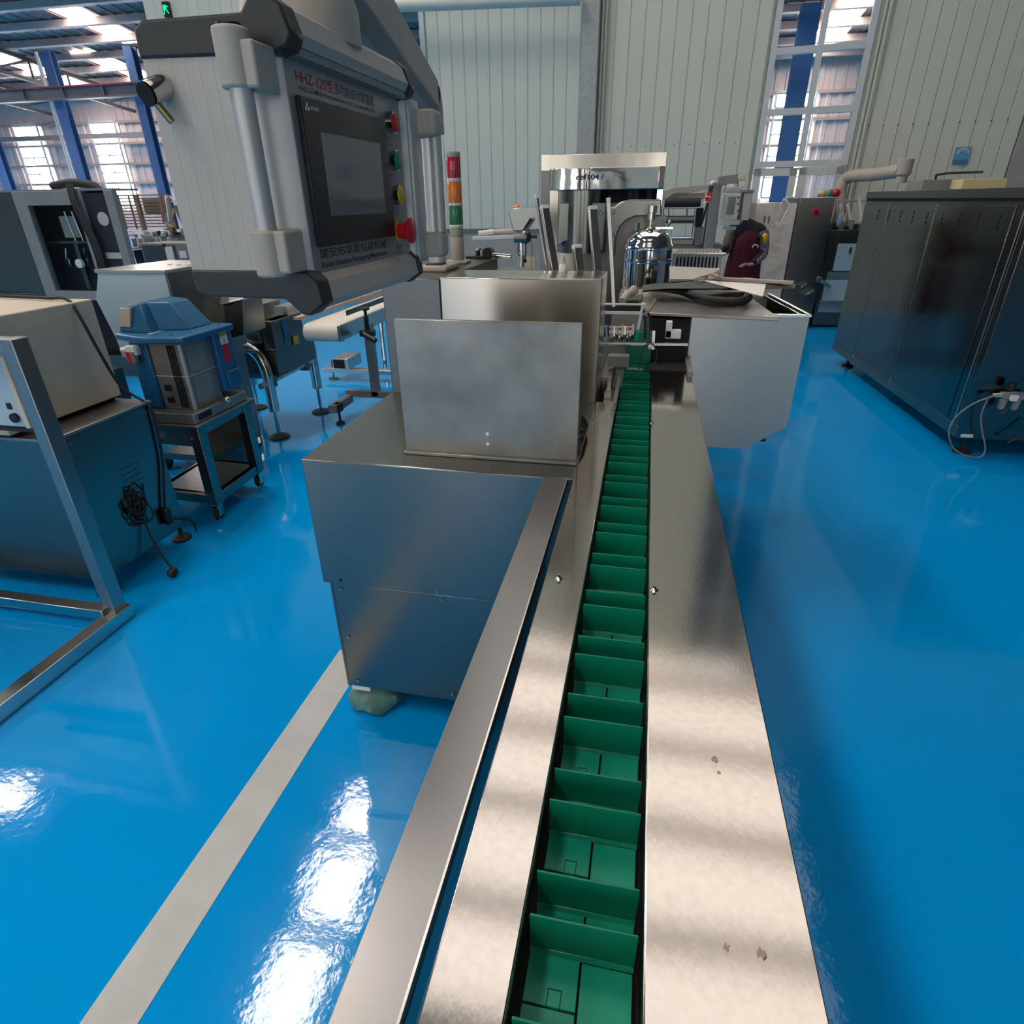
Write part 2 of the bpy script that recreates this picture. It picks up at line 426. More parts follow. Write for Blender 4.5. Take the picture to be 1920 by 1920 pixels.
# remaining outer walls (behind the camera and to the sides), plus glowing rear windows added as fill light
rw = struct('wall_rear', 'wallgrey', MB().box(XL, XR, YN-.2, YN, 0, roofz(YN)), smooth=False)
struct('wall_left', 'farwall', MB().box(XL-.2, XL, YN, YF, 0, 10.8), smooth=False)
struct('wall_side', 'farwall', MB().box(XR, XR+.2, YN, YF, 0, 10.8), smooth=False)
for xa in (-9, -4.5, 0, 4.5):
    o = struct(wname(), 'frame', MB().box(xa-.05, xa+1.85, YN, YN+.05, .2, 6.1), smooth=False)
    struct('pane', 'rear_fill', MB().box(xa, xa+1.8, YN+.05, YN+.07, .3, 6.0), o, smooth=False)

# partition: left stretch parallel to the machine, right stretch turned 8 degrees
D = 10.0
def ribbed(u0, u1, pitch, depth=.012):
    p = []; u = u0
    while u < u1 - 1e-6:
        e = min(u+pitch, u1)
        p += [(u, -depth), (u+.010, 0), (e-.010, 0), (e, -depth)] if e - u > .04 else [(u, 0), (e, 0)]
        u = e
    return p
def panel_wall(name, m, Mx, u0, u1, z0, z1, pitch):
    prof = ribbed(u0, u1, pitch)
    poly = [(a, -b) for a, b in prof] + [(u1, .12), (u0, .12)]
    return struct(name, m, MB().prism(poly, 'z', z0, z1, Mx), smooth=False)
ML = Matrix.Translation((0, D, 0))
wl = panel_wall('wall_partition', 'wallblue', ML, -3.28, -.95, 1.10, 8.5, .18)
hd = MB().box(-3.28, -.95, D-.03, D-.014, 1.06, 1.12)
struct('wall_cap', 'groove', hd, wl, smooth=False)
struct('baseboard_left', 'concrete', MB().box(-8.0, -.95, D-.02, D+.12, 0, 1.09), smooth=False)
panel_wall('wall_partition_left', 'wallblue', ML, -7.6, -4.30, 3.6, 8.5, .18)
panel_wall('wall_partition_end', 'wallblue', ML, -7.15, -4.30, 1.09, 3.6, .18)
def glazed(name, Mx, u0, u1, zs, mulls, fw_=.07, panes=True, kind='window'):
    f = MB()
    z0, z1 = zs[0], zs[-1]
    us = [u0] + mulls + [u1]
    for i, u in enumerate(us):
        a = u if i == 0 else (u - fw_ if i == len(us)-1 else u - fw_/2)
        f.box(a, a+fw_, -.05, .05, z0, z1, Mx)
    for i, z in enumerate(zs):
        a = z if i == 0 else (z - fw_ if i == len(zs)-1 else z - fw_/2)
        f.box(u0+.01, u1-.01, -.045, .045, a, a+fw_, Mx)
    o = struct(name, 'frame', f, smooth=False)
    if panes:
        struct('glass_pane', 'glass', MB().box(u0+.02, u1-.02, -.004, .004, z0+.02, z1-.02, Mx), o, smooth=False)
    return o
glazed(wname(), ML, -4.30, -3.28, [1.09, 2.45, 3.15, 5.4, 7.0, 8.45], [-3.95])
# right stretch
U0 = Vector((-.85, D, 0)); ang = R(-8)
MR = Matrix.Translation(U0) @ Matrix.Rotation(ang, 4, 'Z')
panel_wall('wall_right_partition', 'wallgrey', MR, -.02, 2.13, 0.0, 8.6, .195)
wr = panel_wall('wall_right_panels', 'wallgrey', MR, 3.25, 4.99, 0.0, 8.6, .16)
panel_wall('wall_right_return', 'concrete', MR, 5.0, 14, 0.0, 8.6, 1.2)
gz = glazed(wname(), MR, 2.13, 3.25, [1.85, 2.46, 3.09, 5.2, 6.9, 8.5], [2.69])
dr = MB()
for a, b in ((2.15, 2.68), (2.70, 3.23)):
    for (p, q, r_, s_) in ((a, a+.09, .02, 1.84), (b-.09, b, .02, 1.84), (a, b, .02, .12), (a, b, 1.75, 1.84), (a, b, .85, .93)):
        dr.box(p, q, -.04, .04, r_, s_, MR)
do = struct('door_1', 'frame', dr, smooth=False)
struct('glass_pane', 'glass', MB().box(2.2, 2.64, -.004, .004, .1, 1.78, MR).box(2.74, 3.18, -.004, .004, .1, 1.78, MR), do, smooth=False)
struct('door_handle', 'tube', MB().tube([MR @ Vector((2.66, -.08, 1.0)), MR @ Vector((2.66, -.08, 1.3))], .012).tube([MR @ Vector((2.72, -.08, 1.0)), MR @ Vector((2.72, -.08, 1.3))], .012), do)
tr = MB()
for u in (2.06, 3.29, 3.34): tr.box(u, u+.03, -.045, 0, 0, 8.5, MR)
struct('trim_2', 'wallgrey', tr, smooth=False)
sc_ = MB()
for u in [.1 + .195*i for i in range(10)]:
    for z in (2.15, 4.0): sc_.ball(MR @ Vector((u, -.006, z)), .008, n=8)
for u in [3.4 + .16*i for i in range(10)]:
    sc_.ball(MR @ Vector((u, -.006, 2.27)), .010, n=8)
struct('wall_screws', 'groove', sc_, wr)
# column and conduits where the two stretches meet
ct = thing('wall_column', 'mottled grey column standing in the pale blue panel wall', 'column', (-.98, D-.1, 0))
part(ct, 'shaft', 'column', MB().box(-1.09, -.87, D-.24, D+.1, 0, 8.6), bevel=.006)
part(ct, 'conduit', 'wallgrey', MB().tube([(-.835, D-.10, 0), (-.835, D-.10, 8.5)], .015).tube([(-.79, D-.10, 0), (-.79, D-.10, 8.5)], .012))
pipe_y = D - .35
solo('overhead_pipe', 'pale blue grey pipe running level across the top of the panel wall', 'pipe', 'wallblue',
     MB().tube([at(640, 14, pipe_y), at(1088, -4, pipe_y)], .075, n=20))
# exit sign
ex = thing('exit_sign', 'small lit green exit sign high above the left of the control panel', 'sign', at(313, 18, D-.04))
p = at(313, 18, D-.035)
part(ex, 'housing', 'black', MB().box(p.x-.055, p.x+.055, p.y-.02, p.y+.03, p.z-.09, p.z+.09), bevel=.003)
em = MB().box(p.x-.04, p.x+.01, p.y-.024, p.y-.02, p.z-.01, p.z+.05)
em.bar((p.x-.03, p.y-.022, p.z-.01), (p.x-.045, p.y-.022, p.z-.06), .004, .015); em.bar((p.x, p.y-.022, p.z), (p.x+.035, p.y-.022, p.z-.05), .004, .015)
em.bar((p.x-.02, p.y-.022, p.z+.03), (p.x+.04, p.y-.022, p.z+.03), .004, .014)
part(ex, 'pictogram', 'exit', em, smooth=False)

# ------------------------------------------------------------------ cartoning machine with its flighted infeed conveyor
cm = thing('cartoning_machine', 'long stainless cartoning machine with a green flighted belt running down the middle of the photo', 'machine', (-.4, 2.0, 0))
T = 0.9
# infeed trough and cover plates
part(cm, 'conveyor_body', 'steel_dark', MB().box(.085, .188, -.7, 2.56, .52, .893).box(-.133, -.080, -.7, 1.30, .52, .893).box(-.09, .09, -.7, 3.3, .52, .78))
pr = MB().box(.047, .197, -.7, 2.60, .894, .900)
pr.box(.191, .197, -.7, 2.60, .70, .895).box(.047, .051, -.7, 2.6, .80, .895)
part(cm, 'cover_plate', 'plate', pr, 'wide satin steel cover plate right of the belt', bevel=.0025)
pl = MB().box(-.135, -.064, -.7, 1.98, .894, .900).box(-.135, -.131, -.7, 1.33, .70, .895).box(-.068, -.064, -.7, 2.3, .80, .895)
pl.box(-.110, -.068, 1.98, 2.30, .894, .9)
part(cm, 'cover_plate', 'plate', pl, 'narrow satin steel cover plate left of the belt', bevel=.0025)
M['stain'] = mat('brown_stain', (0.30, 0.24, 0.20), 0.3, 0.9)
for sx, sy, sr in ((.150, .338, .0045), (.120, .337, .003), (.128, .548, .004), (.131, .530, .0022), (.155, .262, .003)):
    m_ = MB().lathe((sx, sy, .9001), [(sr, 0), (sr*.9, .0002)], n=12)
    for v in m_.bm.verts: v.co.x += sr*.25*math.sin(v.co.y*2900); v.co.y += sr*.5*math.sin(v.co.x*1700)
    part(cm, 'stain_mark', 'stain', m_, smooth=False)
part(cm, 'side_rail', 'rail', MB().prism([(-.206, .901), (-.206, .60), (-.202, .60), (-.202, .897), (-.150, .897), (-.150, .901)], 'y', -.7, 1.337), 'dull steel side rail', bevel=.001)
part(cm, 'rail_edge', 'rail_edge', MB().box(-.150, -.1475, -.7, 1.337, .885, .9035))
part(cm, 'rail_gap', 'gap', MB().box(-.147, -.136, -.7, 1.337, .70, .80))
for x, y in ((-.109, .902), (.057, .898), (.050, 1.79), (-.128, 1.776)):
    s_ = MB().tube([(x, y, .9), (x, y, .902), (x, y, .9045)], [.0075, .005, .003], n=12).tube([(x, y, .9), (x, y, .909)], .0028, n=8)
    part(cm, 'stud_screw', 'tube', s_)
for x, y in ((0, -.5), (0, .35)):
    part(cm, 'leg', 'tube', MB().box(-.03, .03, y-.03, y+.03, 0, .53), bevel=.003)
# belt pads with keyed joints, two columns
pads = MB(); seams = MB(); yk = -.62; k = 0
while yk < 3.25:
    for cidx, (a, b) in enumerate(((-.0575, -.0085), (-.0065, .0415))):
        o_ = .02 if cidx == 0 else 0.0
        pads.box(a, b, yk+.001+o_, yk+.0625+o_, .835, .845)
        m_ = (a+b)/2 + (.004 if cidx == 0 else -.003); ys_ = yk + .0625 + o_
        # T-shaped key outline cut into the pads
        for (x0, x1, y0, y1) in ((a, m_-.006, ys_, ys_+.0007), (m_+.006, b, ys_, ys_+.0007), (m_-.0065, m_-.0058, ys_, ys_+.016), (m_+.0058, m_+.0065, ys_, ys_+.016), (m_-.0065, m_+.0065, ys_+.0155, ys_+.0163)):
            seams.box(x0, x1, y0, y1, .8445, .8454)
    yk += .0631; k += 1
part(cm, 'belt_pads', 'pad', pads, 'bright green belt of keyed pads', bevel=.0006, seg=1)
part(cm, 'pad_joints', 'gap', seams, smooth=False)
fa = None
ks = [k for k in range(-6, 24)]
def flight():
    f = MB()
    w0, w1 = -.0585, .0425
    f.prism([(0.0, .845), (.0035, .845), (.0030, .888), (.0012, .901), (-.0010, .901), (-.0010, .888)], 'x', w0, w1, Matrix.Identity(4))
    f.prism([(-.004, .845), (.008, .845), (.0035, .849), (-.0005, .849)], 'x', w0, w1)
    return f
first = None
for kk in ks:
    for dy in (0.0, .0425):
        y = .3300 + .1257*kk + dy
        if y > 3.2: continue
        if first is None:
            mbf = flight()
            for v in mbf.bm.verts: v.co.y += y
            first = part(cm, 'pusher_flight', 'green', mbf, bevel=.0005, seg=1); fy = y
        else:
            c = first.copy(); C.objects.link(c); c.parent = cm; c.location = (0, y-fy, 0)
part(cm, 'belt_bed', 'gap', MB().box(-.064, .047, -.7, 3.3, .79, .836))

# lower cabinet
X0, X1 = -.855, -.133
part(cm, 'cabinet_base', 'steel', MB().box(X0+.012, .14, 1.352, 3.4, .105, .515))
part(cm, 'cabinet_top', 'steel', MB().box(X0, X1, 1.338, 3.4, .512, .9), 'upper steel casing of the cabinet', bevel=.003)
part(cm, 'cabinet_body', 'steel_dark', MB().box(X1, .18, 2.0, 3.4, .3, .80))
part(cm, 'front_panel', 'steel', MB().box(-.832, -.20, 1.346, 1.353, .112, .508), 'screwed lower front panel', bevel=.002)
part(cm, 'panel_gap', 'gap', MB().box(-.8355, -.8335, 1.350, 1.3525, .105, .512))
for x, z in ((-.807, .489), (-.504, .524), (-.496, .492), (-.807, .313), (-.80, .135), (-.485, .135), (-.26, .49)):
    part(cm, 'panel_screw', 'tube', screw((x, 1.345 if z < .51 else 1.338, z), r=.0055, h=.005))
part(cm, 'plug_hole', 'gap', MB().box(-.802, -.794, 1.3365, 1.339, .522, .530))
part(cm, 'white_tag', 'white', MB().box(-.828, -.765, 1.349, 1.3525, .092, .112), bevel=.001)
for x, y in ((-.70, 3.25), (-.05, 1.5), (-.05, 3.25)):
    part(cm, 'machine_foot', 'rubber', MB().lathe((x, y, 0), [(.04, 0), (.04, .02), (.015, .03), (.012, .11)]))
# wrapped foot
wf = MB().lathe((-.775, 1.41, 0), [(.060, 0), (.082, .012), (.088, .035), (.075, .06), (.045, .08), (.03, .11)], n=18)
for v in wf.bm.verts:
    a = math.atan2(v.co.y-1.41, v.co.x+.775); rr_ = 1 + .10*math.sin(5*a + v.co.z*60) + .06*math.sin(9*a)
    v.co.x = -.775 + (v.co.x+.775)*rr_; v.co.y = 1.41 + (v.co.y-1.41)*rr_
part(cm, 'wrapped_foot', 'bag', wf, 'machine foot wrapped in a crumpled greenish bag')
# upper housing
part(cm, 'upper_housing', 'steel_bright', MB().box(-.648, -.132, 1.965, 2.20, .898, 1.286), 'bright reflecting steel housing', bevel=.004)
part(cm, 'housing_side', 'steel_dark', MB().box(-.850, -.650, 1.972, 2.80, .898, 1.281), 'darkened steel side box', bevel=.003)  # darker steel stands in for the darker reflection on this box
part(cm, 'housing_seam', 'gap', MB().box(-.652, -.6475, 1.968, 2.2, .9, 1.28))
bh = MB().box(-.66, -.40, 2.42, 2.80, .9, 1.24)
part(cm, 'rear_housing', 'steel', bh, bevel=.004)
# standing flap
fl = MB().box(-.598, -.136, 1.436, 1.441, .905, 1.247)
fl.box(-.598, -.136, 1.420, 1.441, .900, .909).box(-.598, -.593, 1.438, 1.452, .905, 1.247).box(-.141, -.136, 1.438, 1.452, .905, 1.247).box(-.598, -.136, 1.438, 1.452, 1.242, 1.247)
part(cm, 'standing_flap', 'smudged', fl, 'upright smudged steel sheet', bevel=.002)
for z in (.965, .938):
    part(cm, 'rivet', 'white', screw((-.369, 1.436, z), r=.0055, h=.004))
part(cm, 'flap_bracket', 'steel_dark', MB().prism([(1.45, .9), (1.60, .9), (1.45, 1.15)], 'x', -.40, -.34))
cb_ = MB()
for i in range(4):
    cb_.tube(bez([(-.20+.02*i, 1.50, .905), (-.15, 1.52+.03*i, .93+.012*i), (-.135, 1.60+.02*i, .925), (-.155, 1.72, .905)]), .006, n=8)
part(cm, 'cable_bundle', 'rubber', cb_)

# magazine posts standing on the housing
def post(pts, w_, d_, name='magazine_post', tip=True):
    a, b = pts
    part(cm, name, 'steel_light', MB().bar(a, b, w_, d_), bevel=.0015)
    if tip:
        dlt = (Vector(b)-Vector(a)).normalized()*.012
        part(cm, 'post_cap', 'white', MB().bar(Vector(b), Vector(b)+dlt, w_*1.02, d_*1.02), bevel=.001)
yq = 2.24
for (bx, by, tx, ty, wd, yb, yt) in ((1040, 508, 1021, 392, .028, 2.24, 2.30), (1120, 508, 1111, 394, .028, 2.24, 2.30), (1087, 508, 1082, 466, .03, 2.24, 2.26)):
    post((at(bx, by, yb), at(tx, ty, yt)), wd, .018)
post((at(1026, 508, 2.28), at(1006, 372, 2.34)), .010, .012)
tp_ = at(1141, 378, 2.3); bt_ = at(1151, 575, 2.3)
post((bt_, tp_), .008, .014)
# gripper mechanism at the far end of the belt
g = MB()
def P(px, py, y): return at(px, py, y)
Y = 2.42
g.bar(P(1130, 570, Y), P(1212, 571, Y), .012, .006).bar(P(1130, 586, Y), P(1203, 587, Y), .012, .010)
g.bar(P(1206, 568, Y), P(1196, 618, Y), .010, .010)
part(cm, 'guide_frame', 'white', g, 'pale square guide frame over the belt', bevel=.001)
part(cm, 'guide_tip', 'pad', MB().bar(P(1196, 618, Y), P(1194, 640, Y), .011, .011), bevel=.001)
part(cm, 'cross_bar', 'tube', MB().tube([P(1132, 645, 2.36), P(1290, 646, 2.36)], .006))
part(cm, 'clamp_post', 'steel_light', MB().bar(P(1226, 620, 2.36), P(1224, 655, 2.36), .012, .012), bevel=.001)
part(cm, 'clamp_knob', 'white', MB().ball(P(1219, 651, 2.34), .008, n=12))
part(cm, 'clamp_lever', 'brass', MB().tube([P(1212, 590, 2.44), P(1229, 562, 2.46)], [.004, .0065], n=8))
part(cm, 'lever_hub', 'steel_dark', MB().tube([P(1213, 635, 2.44), P(1213, 590, 2.44)], .012).ball(P(1212, 592, 2.44), .015, n=10))
sv = MB().box(*[c for q in ((P(1247, 633, 2.5).x, P(1258, 633, 2.5).x),) for c in q], 2.49, 2.53, P(1250, 633, 2.5).z, P(1250, 603, 2.5).z)
sv.box(P(1247, 633, 2.5).x, P(1276, 633, 2.5).x, 2.49, 2.53, P(1250, 634, 2.5).z, P(1250, 619, 2.5).z)
part(cm, 'valve_block', 'white', sv, 'white valve block', bevel=.002)
for i in range(9):
    a = P(1146 + 5*i, 638 - (i % 3)*3, 2.44); b = P(1147 + 5*i, 612 + (i % 4)*3, 2.50)
    part(cm, 'gripper_finger', 'grime' if i % 2 else 'steel_dark', MB().bar(a, b, .005 + .002*(i % 3), .02))
part(cm, 'gripper_shaft', 'grime', MB().tube([P(1140, 625, 2.47), P(1186, 625, 2.47)], .010).tube([P(1143, 615, 2.50), P(1184, 614, 2.50)], .006))
part(cm, 'roller', 'chrome', MB().tube([P(1135, 612, 2.42), P(1136, 632, 2.42)], .014).tube([P(1128, 635, 2.40), P(1138, 635, 2.40)], .006))
part(cm, 'sensor_box', 'machine_grey', MB().box(-.118, -.040, 2.28, 2.33, .945, .985), 'small grey sensor box', bevel=.002)
part(cm, 'sensor_arm', 'steel_light', MB().bar((-.045, 2.29, .94), (.012, 2.29, .938), .012, .006))
part(cm, 'sensor_cable', 'rubber', MB().tube(bez([(.0, 2.28, .94), (.004, 2.30, 1.0), (.03, 2.32, 1.03), (.06, 2.33, .99), (.05, 2.30, .95), (.02, 2.29, .94)]), .0022, n=6))
part(cm, 'side_cam', 'grime', MB().box(-.13, -.095, 2.2, 2.52, .86, .93).box(-.075, -.062, 1.9, 2.25, .90, .925).box(-.11, -.085, 2.02, 2.05, .90, .92), bevel=.001)
part(cm, 'inner_wall', 'machine_grey', MB().box(-.13, .02, 2.62, 2.64, .85, 1.08))
part(cm, 'plate_end_block', 'machine_grey', MB().box(.18, .2, 2.35, 2.6, .9, .92))
part(cm, 'inner_block', 'green', MB().box(-.06, .04, 2.56, 2.60, .86, 1.02))
part(cm, 'drive_hollow', 'gap', MB().box(.03, .185, 2.60, 2.66, .80, 1.07).box(.04, .18, 2.42, 2.60, .895, .905))
part(cm, 'hose_elbow', 'beige_part', MB().tube([P(1166, 565, 2.62), P(1176, 553, 2.66), P(1188, 545, 2.70)], .016).tube([P(1183, 549, 2.69), P(1190, 543, 2.71)], .020), 'pale hose coupling')

# discharge table, bin and what lies on them
tb = MB().prism([(.015, 2.60), (.505, 2.545), (.463, 3.34), (-.07, 3.28)], 'z', 1.080, 1.092)
part(cm, 'table_plate', 'grime', tb, 'stained steel table plate', bevel=.002)
bn = MB()
face = [(.190, 1.085), (.628, 1.085), (.628, .641), (.473, .531), (.190, .531)]
bn.prism(face, 'y', 2.612, 2.618)
bn.hexa([(.623, 2.615, .641), (.628, 2.615, .641), (.575, 3.22, .641), (.570, 3.22, .641), (.623, 2.615, 1.085), (.628, 2.615, 1.085), (.575, 3.22, 1.085), (.570, 3.22, 1.085)])
bn.box(.19, .575, 3.215, 3.22, .6, 1.085).box(.19, .195, 2.615, 3.22, .531, 1.085)
bn.hexa([(.47, 2.615, .531), (.628, 2.615, .641), (.57, 3.22, .641), (.43, 3.22, .531), (.47, 2.615, .535), (.628, 2.615, .645), (.57, 3.22, .645), (.43, 3.22, .535)])
bn.box(.19, .47, 2.615, 3.22, .531, .535)
part(cm, 'side_bin', 'steel_bin', bn, 'open sheet steel bin with a cut lower corner', smooth=False)
rm = MB()
for off, th, z in ((0, .012, 1.091), (.022, .006, 1.085)):
    rm.bar((.48, 2.612+off, z), (.634-off, 2.612+off, z), th, .008); rm.bar((.628-off, 2.612+off, z), (.572-off, 3.22-off, z), th, .008); rm.bar((.572-off, 3.22-off, z), (.46, 3.22-off, z), th, .008)
part(cm, 'bin_rim', 'rail_edge', rm, 'pale folded rim of the bin')
part(cm, 'bin_dark_sheet', 'gap', MB().box(.2, .56, 2.64, 3.2, .56, .57), smooth=False)  # near-black sheet just above the bin bottom

# ------------------------------------------------------------------ things on and above the table
hz = 1.105
pts1 = [lv(1190, 545, 1.115), lv(1225, 542, 1.115), lv(1275, 548, 1.112), lv(1310, 562, 1.105), lv(1350, 570, 1.105), lv(1395, 566, 1.105), lv(1405, 556, 1.112), lv(1370, 552, 1.12), lv(1320, 556, 1.12), lv(1270, 543, 1.12)]
hs = MB().tube(bez(pts1, 6), .0115, n=10)
pts2 = [lv(1215, 540, 1.118), lv(1260, 545, 1.125), lv(1300, 552, 1.125), lv(1340, 561, 1.125), lv(1390, 562, 1.128), lv(1400, 553, 1.13)]
hs.tube(bez(pts2, 6), .0115, n=10)
solo('black_hose', 'thick black hose coiled on the stained table plate under the board', 'hose', 'rubber', hs)
bd = thing('tilted_board', 'long flat grey board with folded edge lying across the hose on the table', 'board', (.3, 3.0, 1.13))
part(bd, 'tray_sheet', 'steel_dark', MB().hexa([lv(1204, 545, 1.14), lv(1238, 541, 1.14), lv(1490, 541, 1.14), lv(1400, 528, 1.14), lv(1204, 535, 1.152), lv(1240, 530, 1.152), lv(1492, 532, 1.152), lv(1400, 520, 1.152)]), smooth=False)
solo('tan_strip', 'thin tan strip of board lying on top of the tilted grey board', 'board', 'tan', MB().bar(lv(1345, 522, 1.162), lv(1488, 530, 1.160), .035, .012), bevel=.001)
pf = MB().hexa([lv(1300, 525, 1.156), lv(1322, 527, 1.156), lv(1430, 556, 1.13), lv(1436, 534, 1.156), lv(1300, 524, 1.158), lv(1322, 526, 1.158), lv(1430, 555, 1.132), lv(1436, 533, 1.158)])
solo('white_sheet', 'white paper sheet hanging over the edge of the tilted board', 'paper', 'paper', pf, smooth=False)
crd = MB().hexa([at(1256, 523, 3.2), at(1342, 524, 3.2), at(1350, 505, 3.35), at(1255, 500, 3.35), at(1256, 522, 3.215), at(1342, 523, 3.215), at(1350, 503, 3.365), at(1255, 499, 3.365)])
solo('grey_card', 'translucent grey plastic cover lying on the board in front of the polished tank', 'cover', 'hmi_grey', crd, smooth=False)
ty = MB()
for i in range(4):
    ty.tube(bez([lv(1300+6*i, 524, 1.165), lv(1322+4*i, 517-i*2, 1.175), lv(1340+2*i, 512+i*2, 1.185), lv(1350, 505+4*i, 1.18), lv(1345, 520, 1.165)]), .004, n=6)
solo('yellow_strap', 'crumpled pale yellow strapping on the board beside the tan strip', 'strap', 'tan', ty)
sb = P(1205, 528, 3.15)
solo('paper_slip', 'small white paper slip beside the base of the polished tank', 'paper', 'paper', MB().box(P(1172, 531, 2.95).x, P(1192, 531, 2.95).x, 2.93, 2.98, 1.125, 1.128), smooth=False)
solo('tank_ledge', 'short brownish steel ledge under the white slip next to the hose', 'ledge', 'grime', MB().box(P(1162, 540, 2.92).x, P(1206, 540, 2.92).x, 2.90, 3.10, 1.095, 1.122), bevel=.002)

# signal tower on the housing
st = thing('signal_tower', 'signal tower with red, orange and green lamps beside the control panel', 'lamp', (-.742, 2.5, 1.281))
def seg(name, z0, z1, m, r=.0265, label=None):
    lpart(st, name, m, MB().lathe((0, 0, 0), [(r-.001, z0), (r, z0+.002), (r, z1-.002), (r-.001, z1)], n=28), label)
z = 0.0
lpart(st, 'foot_plate', 'beige_part', MB().box(-.045, .045, -.035, .035, 0, .012), bevel=.004)
seg('stem', .012, .095, 'beige_part', .0255)
seg('buzzer', .095, .130, 'beige_part', .0250, 'slotted buzzer section')
for i in range(4): seg('buzzer_slot', .100+.007*i, .1035+.007*i, 'machine_grey', .0254)
seg('lamp_ring', .130, .139, 'white'); seg('lamp', .139, .205, 'lamp_grn', .0262, 'green lamp segment')
seg('lamp_ring', .205, .214, 'white'); seg('lamp', .214, .285, 'lamp_org', .0262, 'orange lamp segment')
seg('lamp_ring', .285, .297, 'white'); seg('lamp', .297, .366, 'lamp_red', .0262, 'red lamp segment')
seg('lamp_cap', .366, .382, 'beige_part')
rb_ = MB()
for i in range(14):
    a = 2*math.pi*i/14
    rb_.tube([(.0262*math.cos(a), .0262*math.sin(a), .14), (.0262*math.cos(a), .0262*math.sin(a), .366)], .0009, n=5)
lpart(st, 'lens_ribs', 'machine_grey', rb_, smooth=False)

# ------------------------------------------------------------------ hanging control panel on its arm
hp = thing('operator_console', 'large grey hanging control panel with touch screen and coloured push buttons', 'control panel', (-.5, .95, 1.36))
yF, yB, xP = .75, 1.135, -.42
core = MB().prism([(-.586, yF+.004), (-.446, yF+.004), (-.421, .768), (-.421, yB), (-.586, yB)], 'z', 1.40, 1.672)
part(hp, 'casing', 'hmi_grey', core, bevel=.002)
side = MB().box(-.587, -.472, yF, yF+.01, 1.421, 1.652)
part(hp, 'side_panel', 'hmi_grey', side, 'pale ribbed side panel', bevel=.001)
sr = MB()
for i in range(1, 7): sr.box(-.587+.0175*i, -.5862+.0175*i, yF-.0004, yF+.002, 1.422, 1.651)
part(hp, 'panel_seam', 'hmi_alu', sr, smooth=False)
part(hp, 'corner_profile', 'hmi_alu', MB().prism([(-.472, yF-.001), (-.452, yF-.001), (-.440, yF+.003), (-.4195, .767), (-.43, .785), (-.472, .785)], 'z', 1.418, 1.652), bevel=.002)
part(hp, 'face_plate', 'hmi_plate', MB().box(-.425, xP, .767, 1.118, 1.414, 1.650), 'grey button plate', bevel=.0005)
# lower castings
lo = [(-.588, 1.424), (-.4215, 1.424), (-.408, 1.412), (-.404, 1.384), (-.424, 1.370), (-.436, 1.370), (-.458, 1.390), (-.572, 1.391), (-.586, 1.398)]
part(hp, 'lower_end_casting', 'hmi_dark', MB().prism(lo, 'y', yF-.003, .778), bevel=.003)
part(hp, 'lower_end_casting', 'hmi_dark', MB().prism(lo, 'y', 1.112, yB+.004), bevel=.003)
part(hp, 'lower_profile', 'hmi_grey', MB().prism([(-.585, 1.42), (-.422, 1.420), (-.409, 1.409), (-.405, 1.386), (-.426, 1.373), (-.436, 1.373), (-.46, 1.392), (-.585, 1.394)], 'y', .778, 1.112), bevel=.0008)
up = [(-.588, 1.649), (-.421, 1.646), (-.402, 1.652), (-.396, 1.664), (-.404, 1.689), (-.420, 1.700), (-.436, 1.702), (-.452, 1.684), (-.575, 1.684), (-.588, 1.676)]
part(hp, 'upper_end_casting', 'hmi_dark', MB().prism(up, 'y', yF-.003, .778), bevel=.003)
part(hp, 'upper_end_casting', 'hmi_dark', MB().prism(up, 'y', 1.112, yB+.004), bevel=.003)
part(hp, 'upper_profile', 'hmi_grey', MB().prism([(-.585, 1.65), (-.421, 1.655), (-.404, 1.657), (-.398, 1.667), (-.407, 1.689), (-.421, 1.698), (-.436, 1.698), (-.452, 1.680), (-.585, 1.680)], 'y', .778, 1.112), bevel=.0008)
part(hp, 'shadow_lip', 'machine_grey', MB().box(-.421, -.405, .778, 1.112, 1.648, 1.656))
part(hp, 'edge_trim', 'white', MB().box(-.425, -.411, 1.120, 1.127, 1.412, 1.648), 'bright edge strip', bevel=.001)
part(hp, 'rear_profile', 'hmi_alu', MB().box(-.44, -.405, 1.129, 1.175, 1.402, 1.652), bevel=.004)
# handles
h1 = MB().tube([(-.445, .712, 1.455), (-.445, .712, 1.63)], .0125, n=20)
part(hp, 'grab_handle', 'hmi_alu', h1, 'near tubular grab handle')
def bracket(z0, z1, yc, s, up_):
    b = MB().tube([(-.447, yc, z0), (-.447, yc, z1)], .0185, n=24)
    b.box(-.447, -.418, min(yc-.010*s, yc+.034*s), max(yc-.010*s, yc+.034*s), z0 + (.004 if not up_ else .0), z1 - (.012 if up_ else 0))
    return b
part(hp, 'handle_bracket', 'beige_part', bracket(1.610, 1.664, .714, 1, True), bevel=.003)
part(hp, 'handle_bracket', 'beige_part', bracket(1.421, 1.472, .714, 1, False), bevel=.003)
part(hp, 'bracket_cap', 'black', MB().lathe((-.447, .714, 1.664), [(.0125, 0), (.0125, .003), (.008, .004)]))
part(hp, 'grab_handle', 'hmi_alu', MB().tube([(-.385, 1.190, 1.45), (-.385, 1.190, 1.63)], .0115, n=20), 'far tubular grab handle')
for z0, z1 in ((1.600, 1.640), (1.408, 1.450)):
    part(hp, 'handle_bracket', 'beige_part', MB().box(-.425, -.373, 1.160, 1.204, z0, z1), bevel=.008, seg=3)
